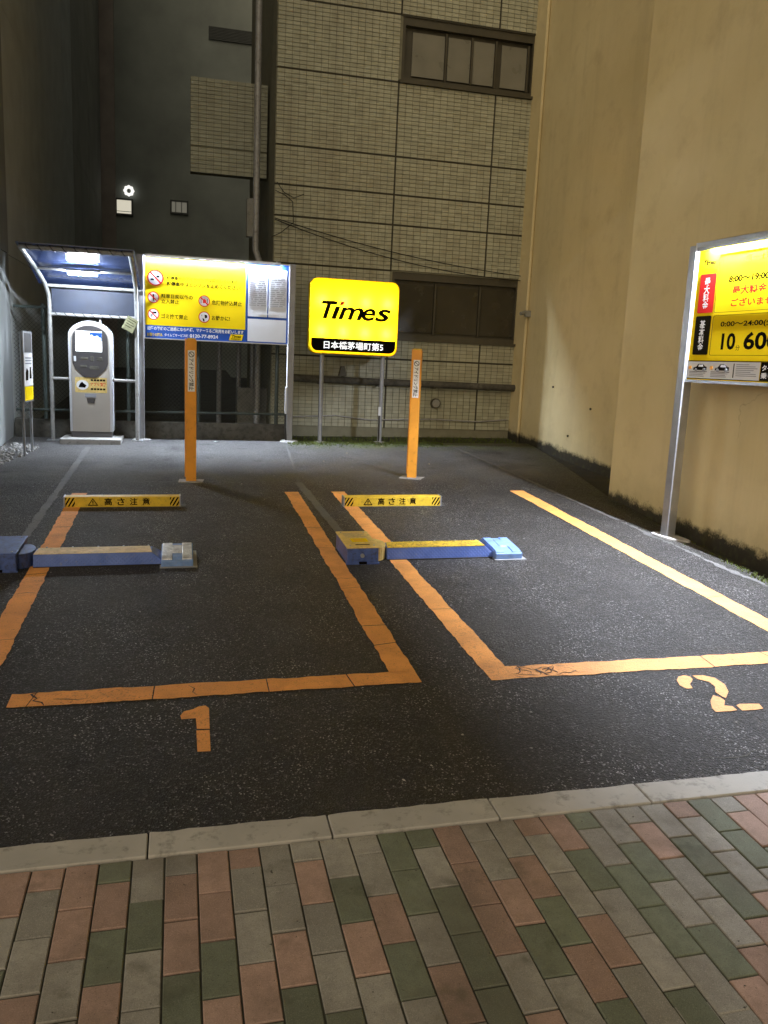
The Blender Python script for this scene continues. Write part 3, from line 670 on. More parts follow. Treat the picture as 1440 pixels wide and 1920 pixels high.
# ---- pay machine shelter
sh = thing('pay_shelter', 'steel pipe shelter with dark blue roof over the pay machine', 'shelter', (-1.2, 12.95, g(-1.2, 12.95)))
bz = sh.location.z
def S(mb): return W(sh, mb)
for sx, x, xf in ((-1, -1.80, -1.90), (1, -.605, -.60)):
    S(MB().tube([(x, 12.95, g(x,12.95)), (x, 12.95, 2.55), (x-.004, 12.93, 2.72), (x+(xf-x)*.3, 12.75, 2.88), (x+(xf-x)*.6, 12.2, 3.03), (xf, 11.40, 3.19)], .029, 12)).build('post', MT['pipe'], sh, smooth=True)
    S(MB().box(x-.08, x+.08, 12.87, 13.03, g(x,12.95)-.01, g(x,12.95)+.012)).build('base_plate', MT['galv'], sh)
def rail(y, z, xa, xb, r=.024, nm='rail', mat='pipe'): return S(MB().tube([(xa, y, z), (xb, y, z)], r, 10)).build(nm, MT[mat], sh, smooth=True)
rail(11.40, 3.20, -1.93, -.57, .03, 'front_beam'); rail(12.2, 3.03, -1.86, -.6); rail(12.90, 2.86, -1.81, -.6); rail(12.95, 2.465, -1.80, -.6); rail(12.95, 1.55, -1.80, -.6)
for (y, z, xa, xb, r) in ((11.40, 3.20, -1.9, -.62, .033), (12.95, 2.465, -1.77, -.65, .027)):
    pts = []; L = xb-xa; nturn = 9
    for i in range(nturn*12+1):
        t = i/(nturn*12); a = 2*math.pi*nturn*t; pts.append((xa+L*t, y+r*math.cos(a), z+r*math.sin(a)))
    S(MB().tube(pts, .006, 5)).build('wrapped_wire', MT['cable'], sh)
rp = [(11.32, 3.235), (11.8, 3.155), (12.3, 3.065), (12.75, 2.965), (13.05, 2.885)]
roof = S(MB().prism_x([(y, z) for y, z in rp]+[(y, z+.012) for y, z in rp[::-1]], -1.95, -.55)).build('roof', MT['roof_blue'], sh, smooth=False)
S(MB().box(-1.77, -.635, 12.975, 12.99, 2.49, 2.83)).build('back_panel', MT['panel_navy'], sh)
lf = S(MB().box(-1.47, -1.05, 12.13, 12.21, 3.005, 3.045)).build('lamp_housing', MT['kiosk_white'], sh, bevel=.006)
S(MB().tube([(-1.445, 12.155, 2.985), (-1.075, 12.155, 2.985)], .024, 12)).build('lamp_tube', MT['lamp_shelter'], lf)

# ---- pay machine
kx, ky = -1.25, 12.85; kz = g(kx, ky)
ki = thing('pay_machine', 'beige parking pay machine with rounded top and lit screen under the shelter', 'pay machine', (kx, ky, kz))
zb = .085
arch = [(-.30, zb+.055), (.30, zb+.055), (.305, 1.52)] + [(.305*math.cos(R_(a)), 1.52+.225*math.sin(R_(a))) for a in range(10, 171, 10)] + [(-.305, 1.52)]
body = MB().prism_y(arch, .03, .46).build('body', MT['kiosk_white'], ki, bevel=.012, smooth=True)
inn = [(-.262, zb+.06), (.262, zb+.06), (.262, 1.50)] + [(.262*math.cos(R_(a)), 1.50+.195*math.sin(R_(a))) for a in range(10, 171, 10)] + [(-.262, 1.50)]
MB().prism_y(inn, .0, .035).build('front_cover', MT['kiosk_beige'], ki, bevel=.006, smooth=True)
pan = [(.245*math.cos(R_(a)), 1.49+.185*math.sin(R_(a))) for a in range(0, 181, 10)] + [(-.245, 1.14), (-.21, 1.06), (-.08, .935), (.08, .935), (.21, 1.06), (.245, 1.14)]
pn = MB().prism_y(pan, -.012, .001).build('control_panel', MT['kiosk_dark'], ki)
scr = MB().box(-.195, .165, -.020, -.0125, 1.305, 1.595).build('screen', MT['screen'], pn)
MB().box(-.005, .165, -.0235, -.021, 1.465, 1.580).build('screen_corner', MT['screen_blue'], pn)
for i, h in enumerate((.07, .05, .06, .035)): MB().box(.012+i*.037, .042+i*.037, -.0255, -.024, 1.472, 1.472+h).build('screen_bar', MT['screen'], pn)
MB().box(-.225, -.195, -.022, -.012, 1.16, 1.235).build('card_reader', MT['kiosk_white'], pn)
for (a, b, c, d) in ((-.13,-.03,1.19,1.225),(.0,.05,1.17,1.24),(.09,.17,1.18,1.23),(-.14,-.05,1.08,1.11),(-.01,.12,1.05,1.10)):
    MB().box(a, b, -.018, -.012, c, d).build('key_block', MT['dark_concrete'], pn, bevel=.003)
st = flat(rect(-.215, .225, .715, .935), -.0005, MT['label_cream'], ki, 'sticker')
flat([(-.20+.085*(1+math.cos(t)), .825+.07*math.sin(t)) for t in [2*math.pi*i/20 for i in range(20)]], -.003, MT['white'], st, 'sticker_disc')
flat([(-.17,.79),(-.08,.785),(-.06,.82),(-.10,.85),(-.12,.87),(-.15,.84)], -.005, MT['black'], st, 'sticker_car')
text('アプリ精算', -.005, .21, .812, .862, -.003, MT['red'], st, .02)
for k, (a_, b_) in enumerate(((.885, .912), (.755, .782))):
    for j in range(5): flat(rect(.0+j*.042, .034+j*.042, a_, b_), -.0025, MT['dark_print'], st, 'print_line')
MB().prism_y([(-.085,.70),(.075,.70),(.07,.645),(-.08,.645)], -.006, .0).build('receipt_slot', MT['grey_print'], ki)
MB().prism_y([(-.06,.632),(.06,.632),(.045,.565),(-.045,.565)], -.010, .0).build('coin_tray', MT['kiosk_dark'], ki)
MB().box(-.285, .285, .01, .45, zb-.03, zb+.06).build('foot', MT['base_dark'], ki, bevel=.004)
MB().box(.12, .15, .12, .16, 1.72, 1.765).build('antenna', MT['kiosk_white'], ki, bevel=.005)
pl = thing('concrete_plinth', 'pale concrete slab under the pay machine', 'slab', (kx+.01, 12.86, g(kx+.01, 12.86)))
MB().box(-.42, .42, -.31, .45, -.06, .06).build('slab', MT['concrete'], pl, bevel=.012)
tp = thing('tilted_plate', 'small weathered plate hanging askew on the right shelter post', 'plate', (-.69, 12.86, 2.37))
pm = MB().box(-.085, .085, -.004, .004, -.10, .10).build('plate', MT['plate_green'], tp, bevel=.002); pm.rotation_euler = (0, R_(28), 0)
for k in range(4):
    q = MB().box(-.06, .06-.02*(k % 2), -.0065, -.005, .06-k*.035, .068-k*.035).build('print_line', MT['dark_print'], tp); q.rotation_euler = (0, R_(28), 0)
MB().tube([(.03, 0, .085), (.075, .06, .10)], .004, 6).build('wire_tie', MT['cable'], tp)

# ---- narrow sign at the far left
ns = thing('narrow_sign', 'narrow white sign on two thin posts beside the gravel', 'sign', (-1.94, 11.5, g(-1.94, 11.5)), R_(86))
for x, l in ((.03, 0), (.44, 0)): MB().tube([(x, .02, 0+x*.045), (x, .02, 1.6)], .018, 10).build('post', MT['galv'], ns, smooth=True)
pnl = MB().box(0, .47, -.012, .0, .70, 1.61).build('panel', MT['alu'], ns, bevel=.003)
flat(rect(.015, .455, .72, .90), -.0125, MT['yellow'], pnl, 'yellow_notice'); flat(rect(.015, .455, .91, 1.33), -.0125, MT['white'], pnl, 'white_notice'); flat(rect(.06, .41, 1.34, 1.585), -.0125, MT['kiosk_dark'], pnl, 'dark_notice')
for k in range(3): flat(rect(.07, .40, 1.26-.035*k, 1.275-.035*k), -.0145, MT['grey_print'], pnl, 'print_line')
flat([(.08,.98),(.20,.98),(.22,1.10),(.14,1.14),(.08,1.08)], -.0145, MT['dark_print'], pnl, 'picture'); flat([(.27,1.0),(.38,1.0),(.36,1.15),(.30,1.15)], -.0145, MT['dark_print'], pnl, 'picture')

# ---- yellow rules notice board with top lamp
nb = thing('rules_notice_board', 'wide yellow and blue parking rules board with a lamp along its top', 'notice board', (-.5, 13.10, g(-.5, 13.1)), -math.atan(.04))
nz = nb.location.z; z0, z1, BW = 2.195-nz, 3.385-nz, 2.145
def dz(x): return .022*x/BW        # local ground rise along the board is tiny; the board hangs level
for x, gx_ in ((-.055, 0), (BW+.045, .03)):
    MB().box(x-.05, x+.05, -.03, .07, -.02+gx_, z1+.01).build('post', MT['post_grey'], nb, bevel=.008)
    MB().tube([(x+.005, .02, gx_-.03), (x+.005, .02, gx_+.012)], [.16, .13], 18).build('footing', MT['concrete'], nb)
bk = MB().box(0, BW, 0, .05, z0, z1).build('panel', MT['blue'], nb, bevel=.004)
MB().ring_y(rect(-.004, BW+.004, z0-.012, z1), rect(.012, BW-.012, z0+.004, z1-.012), -.012, .052).build('frame', MT['alu'], nb)
yb = -.0005
yl = flat(rect(.014, 1.487, z0+.19, z1-.014), yb, MT['yellow'], bk, 'yellow_area')
s = .00175
def U(x): return (x-135)*s
def Vv(x, y): return z0 + (752+.042*(x-135)-y)*s*.985
def icon(cx, cy, r, kind):
    x, z = U(cx), Vv(cx, cy); r *= s
    d = flat(circ(x, z, r), -.003, MT['white'], bk, 'prohibition_icon')
    MB().ring_y(circ(x, z, r), circ(x, z, r*.85), -.0065, -.0048).build('red_ring', MT['red'], d)
    def pp(pts, m='black'): flat([(x+a*r, z+b*r) for a, b in pts], -.0055, MT[m], d, 'pictogram')
    if kind == 0: pp([(.05,.1),(.25,.3),(.5,.25),(.45,.05),(.2,-.0)]); pp([(-.6,-.1),(-.2,-.1),(-.15,-.35),(-.6,-.35)])
    if kind == 1: pp([(-.1,.55),(.1,.55),(.15,.2),(.1,-.6),(-.05,-.6),(-.15,.1)])
    if kind == 2: pp([(-.2,.3),(.1,.35),(.35,.1),(.3,-.35),(-.25,-.35)], 'red'); pp([(-.6,.4),(-.5,.4),(-.5,-.4),(-.6,-.4)]); pp([(.5,.4),(.6,.4),(.6,-.4),(.5,-.4)])
    if kind == 3: pp([(-.3,.4),(.5,.45),(.55,.15),(.1,.1)]); pp([(-.45,.0),(-.1,.05),(-.2,-.5),(-.5,-.4)], 'grey_print')
    if kind == 4: pp([(.05,.45),(.5,.35),(.55,-.1),(.15,-.2)]); pp([(-.3,-.2),(-.15,-.75),(.1,-.75),(.0,-.3)]); pp([(-.5,.35),(-.35,.4),(-.4,.1)])
    if kind != 4:
        c, q = .6*r, .07*r; flat([(x-c-q, z+c-q), (x-c+q, z+c+q), (x+c+q, z-c+q), (x+c-q, z-c-q)], -.0075, MT['red'], d, 'red_slash')
icon(228,245,68,0); icon(210,410,48,1); icon(210,552,48,3); icon(633,435,48,2); icon(633,572,48,4)
def T(body, xa, ya, xb, h, mat='black', par=bk, bold=.020): # crop box of the line: left x, centre y at the left end, right x, glyph height
    zc = Vv(xa, ya); return text(body, U(xa), U(xb), zc-h*s/2, zc+h*s/2, -.003, MT[mat], par, bold)
T('駐停車中のアイドリングは禁止しています', 322, 245, 915, 30, 'black', bk, .03); T('駐停車中はエンジンを止めてください!', 322, 293, 945, 36, 'black', bk, .032)
T('駐車目的以外の', 275, 397, 537, 36); T('立入禁止', 275, 442, 423, 36); T('危険物持込禁止', 697, 446, 952, 40); T('ゴミ捨て禁止', 275, 567, 495, 40); T('お静かに!', 697, 577, 852, 40)
T('近隣の皆様のご迷惑にならぬ様、マナーあるご利用をお願いします', 158, 668, 970, 32, 'white', bk, .022)
T('お困りの際は、', 158, 722, 290, 28, 'yellow', bk, .02); T('タイムズサービス㈱', 300, 726, 498, 26, 'white', bk, .02); T('0120-77-8924', 512, 733, 752, 30, 'white', bk, .03)
lx0, lx1, lz = U(845), U(970), Vv(907, 745)
lg = flat([(lx0, lz-.045), (lx1-.025, lz-.045), (lx1, lz+.045), (lx0+.025, lz+.045)], -.0005, MT['yellow'], bk, 'logo_plate')
text('Times', lx0+.045, lx1-.035, lz-.005, lz+.035, -.003, MT['black'], lg, .03, .3); text('PARKING', lx0+.03, lx1-.045, lz-.035, lz-.014, -.003, MT['black'], lg, .02, .2)
for (a, b, c, d) in ((1005,1172,170,572),(1182,1340,170,572),(1005,1340,592,785)):
    pa = flat(rect(U(a), U(b), z0+(752-d+46)*s, z0+(752-c+46)*s), -.0005, MT['paper'], bk, 'posted_sheet')
    if d < 600:
        r = random.Random(a)
        for k in range(15):
            zz = z0+(752-(235+k*17)+40)*s
            x = U(a)+.02
            while x < U(b)-.04:
                l = min(r.uniform(.03, .14), U(b)-.02-x); flat(rect(x, x+l, zz, zz+.011), -.0025, MT['grey_print'], pa, 'print_line'); x += l+r.uniform(.008, .03)
            
for k in range(9): flat(rect(U(1092)+k*.030, U(1092)+k*.030+.022, Vv(1090,545)+.004, Vv(1090,545)+.026), -.0015, MT['paper'], bk, 'print_line')
# lamp along the top
lh = MB().box(.02, BW-.14, -.040, .04, z1-.0122, z1+.022).build('lamp_housing', MT['alu'], nb, bevel=.006)
MB().box(.03, BW-.16, -.024, -.010, z1-.0165, z1-.0125).build('lamp_tube', MT['lamp_cool'], lh)
MB().box(.02, BW-.14, -.0405, -.0375, z1-.044, z1-.0123).build('added_lamp_lip', MT['added_lip'], lh)  # added lip, cuts the lamp's low-angle spill across the lot
for x in (.10, BW-.2): MB().box(x-.012, x+.012, -.045, .06, z1+.0225, z1+.032).build('lamp_arm', MT['galv'], nb)
MB().box(BW-.035, BW-.005, -.075, -.045, 1.33-.87, 1.75-.87).build('switch_box', MT['kiosk_white'], nb, bevel=.004)
MB().tube([(BW-.005, -.042, 2.19-nz), (BW-.005, -.042, 1.75-.87), (BW-.02, -.06, .86)], .012, 8).build('conduit', MT['kiosk_white'], nb)
MB().tube([(BW-.02, -.06, .47), (BW-.02, -.05, .25), (BW-.0, -.03, .01)], .014, 8).build('cable_tail', MT['cable'], nb)

# ---- illuminated yellow sign
ts = thing('illuminated_sign', 'glowing yellow rounded box sign reading Times on two grey posts', 'sign', (2.665, 13.0, g(2.665, 13.0)))
tz = ts.location.z; sz0, sz1 = 2.085-tz, 3.228-tz; hw = .705
for x in (-.478, .503):
    MB().tube([(x, .04, g(2.665+x,13)-tz-.01), (x, .04, sz0+.05)], .034, 12).build('post', MT['post_grey'], ts, smooth=True)
    MB().tube([(x, .04, g(2.665+x,13)-tz-.03), (x, .04, g(2.665+x,13)-tz+.01)], [.11, .09], 14).build('footing', MT['concrete'], ts)
out = rrect(-hw, hw, sz0, sz1, .12); inn = rrect(-hw+.014, hw-.014, sz0+.014, sz1-.014, .11)
case = MB().ring_y(out, inn, -.06, .14).build('case', MT['yellow'], ts, smooth=True)
MB().prism_y(inn, .125, .138).build('back_plate', MT['inner_white'], ts)
face = MB()
n_ = len(inn); face.v = [(x, -.062, z) for x, z in rrect(-hw+.002, hw-.002, sz0+.002, sz1-.002, .12)]; face.f = [tuple(range(n_))]
face = face.build('face', MT['sign_face'], ts)
stp = flat([(-hw+.03, sz0+.235), (-hw+.03, sz0+.13)]+arc(-hw+.13, sz0+.14, .10, 180, 270, 6)+arc(hw-.13, sz0+.14, .10, 270, 360, 6)+[(hw-.03, sz0+.235)], -.064, MT['black'], face, 'name_strip')
text('日本橋茅場町第5', -.475, .475, sz0+.075, sz0+.195, -.068, MT['sign_white'], stp, .008)
# the slanted word, its dot in red
lw0, lw1, lb = -.545, .575, sz0+.525
lb = sz0+.532
for ch, xa, xb, za, zb_ in (('T',-.535,-.272,0,.272),('ı',-.372,-.232,0,.190),('m',-.262,.140,0,.190),('e',.112,.332,-.004,.190),('s',.322,.580,-.004,.190)):
    text(ch, xa, xb, lb+za, lb+zb_, -.066, MT['black'], face, .032 if ch in 'Tı' else .018, .28)
flat([(-.252, lb+.214), (-.182, lb+.214), (-.160, lb+.270), (-.230, lb+.270)], -.066, MT['red'], face, 'red_dot')
for r in range(2):
    for c in range(4):
        ld = bpy.data.lights.new('sign_lamp', 'POINT'); ld.energy = 9.0; ld.color = (1, .97, .88); ld.shadow_soft_size = .035
        lo = bpy.data.objects.new('sign_lamp', ld); COL.objects.link(lo); lo.parent = ts; lo.location = (-.52+c*.347, .02, sz0+(.80, .34)[r])
MB().box(.455, .495, -.02, .012, .44, .58).build('switch_box', MT['kiosk_white'], ts, bevel=.004)
MB().tube([(.475, -.0, .44), (.48, .0, .2), (.49, .02, .03)], .012, 8).build('cable_tail', MT['cable'], ts)
MB().tube([(.48, -.0, .58), (.485, .0, 1.0), (.49, .02, sz0+.02)], .009, 8).build('conduit', MT['post_grey'], ts)

# ---- price board on the right, turned towards the lot
pb = thing('price_board', 'tall yellow price board with a tube lamp, standing against the cream wall', 'sign', (4.66, 6.99, g(4.66, 6.99)), math.atan2(-.9966, .082))
PW = 1.62; pz0, pz1 = 1.525, 2.735
for x in (-.055, PW+.055):
    MB().box(x-.05, x+.05, -.03, .07, -.03-(.08 if x > 1 else 0), pz1+.015).build('post', MT['galv'], pb, bevel=.008)
pf = [(-.055+.24*math.cos(t)*(1+.25*math.sin(3*t)), .02+.13*math.sin(t)*(1+.2*math.cos(2*t))) for t in [2*math.pi*i/22 for i in range(22)]]
MB().prism_z(pf, -.05, .012).build('footing', MT['concrete'], pb, bevel=.012)
pk = MB().box(0, PW, .0, .05, pz0+.005, pz1-.005).build('panel', MT['yellow'], pb)
MB().ring_y(rect(-.006, PW+.006, pz0-.02, pz1+.005), rect(.006, PW-.006, pz0+.008, pz1-.012), -.014, .054).build('frame', MT['alu'], pb)
def PT(body, xa, xb, za, zb_, mat='dark_print', bold=.01, shear=0, par=None, vertical=False): return text(body, xa, xb, za, zb_, -.004, MT[mat], par or pk, bold, shear, vertical)
PT('Times', .078, .245, 2.558, 2.608, 'black', .05, .25); PT('PARKING', .103, .213, 2.527, 2.541, 'black', .02, .15)
rx = flat(rrect(.055, .265, 2.136, 2.482, .016), -.0005, MT['red'], pk, 'maximum_label'); PT('最大料金', .118, .198, 2.168, 2.448, 'white', .022, 0, rx, True)
dx = flat(rrect(.05, .257, 1.760, 2.110, .016), -.0005, MT['dark_print'], pk, 'basic_label'); PT('基本料金', .115, .190, 1.795, 2.072, 'white', .022, 0, dx, True)
for (a, b) in ((2.132, 2.640), (1.756, 2.108)): MB().ring_y(rrect(.283, PW-.03, a, b, .02), rrect(.286, PW-.033, a+.003, b-.003, .018), -.0025, -.0005).build('box_outline', MT['dark_print'], pk)
PT('月～土曜', .612, .93, 2.546, 2.600, 'black', .035); PT('8:00～19:00', .432, .91, 2.384, 2.441, 'black', .045)
PT('最大料金は', .491, 1.0, 2.276, 2.352, 'red', .026); PT('ございません', .491, 1.09, 2.177, 2.245, 'red', .026)
PT('0:00～24:00(全日)', .391, 1.17, 1.995, 2.060, 'black', .022); PT('10', .424, .600, 1.804, 1.950, 'black', .03); PT('分', .611, .661, 1.798, 1.845, 'dark_print', .008); PT('600', .70, 1.10, 1.805, 1.955, 'black', .03); PT('円', 1.12, 1.18, 1.798, 1.85, 'dark_print', .008)
ws = flat(rect(.008, .925, 1.545, 1.700), -.0005, MT['paper'], pk, 'white_strip')
MB().ring_y(rect(.006, PW-.01, 1.541, 1.708), rect(.012, PW-.016, 1.548, 1.700), -.0035, -.0005).build('strip_border', MT['black'], pk)
for cx in (.18, .47):
    c = [(-.09,0),(-.088,.022),(-.05,.03),(-.025,.056),(.035,.058),(.065,.036),(.09,.030),(.092,0)]
    flat([(cx+a, 1.622+b) for a, b in c], -.003, MT['black'], ws, 'car_picture'); flat([(cx-.022, 1.652), (cx+.012, 1.652), (cx+.010, 1.672), (cx-.012, 1.672)], -.005, MT['paper'], ws, 'car_window'); flat([(cx+.016, 1.652), (cx+.048, 1.652), (cx+.032, 1.672), (cx+.016, 1.672)], -.005, MT['paper'], ws, 'car_window')
    for k in (-.05, .055): flat(circ(cx+k, 1.622, .017, 14), -.006, MT['grey_print'], ws, 'car_wheel')
    flat(rect(cx-.14, cx+.10, 1.606, 1.611), -.003, MT['black'], ws, 'ground_line'); flat(rrect(cx-.155, cx-.118, 1.628, 1.660, .008, 3), -.003, MT['orange'], ws, 'marker')
    for k in range(3): flat(rect(cx-.14, cx+.08+.03*math.sin(k*5), 1.592-k*.014, 1.598-k*.014), -.003, MT['grey_print'], ws, 'print_line')
flat(rect(.614, .624, 1.563, 1.686), -.003, MT['black'], ws, 'divider')
for k in range(7): flat(rect(.648, .80+.1*abs(math.sin(k*2.3)), 1.675-k*.016, 1.681-k*.016), -.003, MT['grey_print'], ws, 'print_line')
db = flat(rect(.932, PW-.02, 1.549, 1.699), -.0005, MT['dark_print'], pk, 'dark_strip'); PT('タイムズ', .95, 1.19, 1.63, 1.68, 'white', .02, 0, db); PT('乗り', .945, 1.07, 1.565, 1.615, 'white', .02, 0, db)
lh = MB().box(.02, PW-.02, -.045, .05, pz1-.0122, pz1+.030).build('lamp_housing', MT['alu'], pb, bevel=.006)
MB().box(.17, PW-.03, -.0155, -.0055, pz1-.0165, pz1-.0125).build('lamp_tube', MT['lamp_price'], lh)
MB().box(.018, PW-.018, -.0445, -.0415, pz1-.046, pz1-.0123).build('added_lamp_lip', MT['added_lip'], lh)  # lip added to keep lamp light off the far asphalt and pavers
for x in (.008, PW-.008): MB().box(x-.008, x+.008, -.046, -.0145, pz1-.04, pz1+.031).build('lamp_holder', MT['kiosk_white'], pb)

# ================================================================== THINGS ON THE ASPHALT
def bollard(x, y, h, rz, label, wdt=.115):
    b = thing('bollard', label, 'bollard', (x, y, g(x, y)), rz, 'orange bollards behind the bays')
    MB().box(-wdt/2, wdt/2, -.05, .05, -.02, h).build('post', MT['orange'], b, bevel=.006)
    MB().box(-wdt/2-.012, -wdt/2-.0005, -.035, .045, .05, h+.012).build('side_rail', MT['orange'], b, bevel=.003)
    MB().box(-wdt/2+.01, wdt/2-.01, -.04, .04, h, h+.018).build('cap', MT['bar_yellow'], b, bevel=.004)
    ft = MB().prism_z([(-.15,-.11),(.12,-.12),(.16,.09),(-.13,.11)], -.03, .008).build('footing', MT['concrete'], b, bevel=.004)
    st = flat(rect(-.040, .040, h-.585, h-.12), -.0505, MT['white'], b, 'sticker')
    MB().ring_y(circ(0, h-.165, .032, 20), circ(0, h-.165, .025, 20), -.0545, -.0525).build('no_idling_ring', MT['dark_print'], st)
    flat([(-.02, h-.150), (-.016, h-.145), (.02, h-.180), (.016, h-.185)], -.0525, MT['dark_print'], st, 'no_idling_slash')
    t = text('アイドリング禁止', -.18, .18, -.028, .028, 0, MT['dark_print'], st, .015); t.rotation_euler = (0, R_(90), 0); t.location = (0, -.053, h-.39)
    return b
bollard(.137, 9.86, 1.63, R_(2), 'orange bollard in front of the yellow rules board')
bollard(2.885, 10.04, 1.60, R_(-22), 'orange bollard right of the glowing Times sign')

def height_bar(x0, x1, y, label):
    b = thing('height_bar', label, 'wheel stop', ((x0+x1)/2, y, g((x0+x1)/2, y)), 0, 'low yellow height warning bars', True)
    L = (x1-x0)/2
    MB().box(-L, L, 0, .10, 0, .108).build('bar', MT['bar_yellow'], b, bevel=.007)
    for sx in (-1, 1):
        MB().box(sx*(L+.004)-.006, sx*(L+.004)+.006, -.004, .104, -.005, .111).build('end_cap', MT['galv'], b)
        e0 = (-L+.006) if sx < 0 else (L-.096); e1 = e0+.09
        for k in range(4):
            lo = e0-.052+k*.036; pts = []
            for xx, zz in ((lo, .010), (lo+.017, .010), (lo+.017+.052, .098), (lo+.052, .098)): pts.append((xx, zz))
            def clip(ps, xl, sgn):
                out = []
                for i in range(len(ps)):
                    a_, b_ = ps[i], ps[(i+1) % len(ps)]; ia, ib = sgn*(a_[0]-xl) >= 0, sgn*(b_[0]-xl) >= 0
                    if ia: out.append(a_)
                    if ia != ib: u = (xl-a_[0])/(b_[0]-a_[0]); out.append((xl, a_[1]+u*(b_[1]-a_[1])))
                return out
            pts = clip(clip(pts, e0, 1), e1, -1)
            if len(pts) > 2: flat(pts, -.0005, MT['black'], b, 'black_stripe')
    tx = -L*.52
    w_ = MB().ring_y([(tx-.05,.018),(tx+.05,.018),(tx,.094)], [(tx-.036,.026),(tx+.036,.026),(tx,.080)], -.0025, -.0005).build('warning_triangle', MT['black'], b)
    flat(rect(tx-.005, tx+.005, .044, .066), -.0015, MT['black'], b, 'exclamation'); flat(rect(tx-.005, tx+.005, .031, .039), -.0015, MT['black'], b, 'exclamation')
    for i, ch in enumerate('高さ注意'):
        xc = tx+.145+i*.12*L/.545; text(ch, xc-.036, xc+.036, .020, .094, -.002, MT['black'], b, .02)
    MB().box(-L-.03, L+.06, -.015, .12, -.02, .003).build('mortar_bed', MT['patch'], b)
    return b
height_bar(-1.095, .008, 8.53, 'yellow height warning bar nearest the pay machine, on the left')
height_bar(1.70, 2.765, 8.44, 'yellow height warning bar behind the yellow topped flap lock')

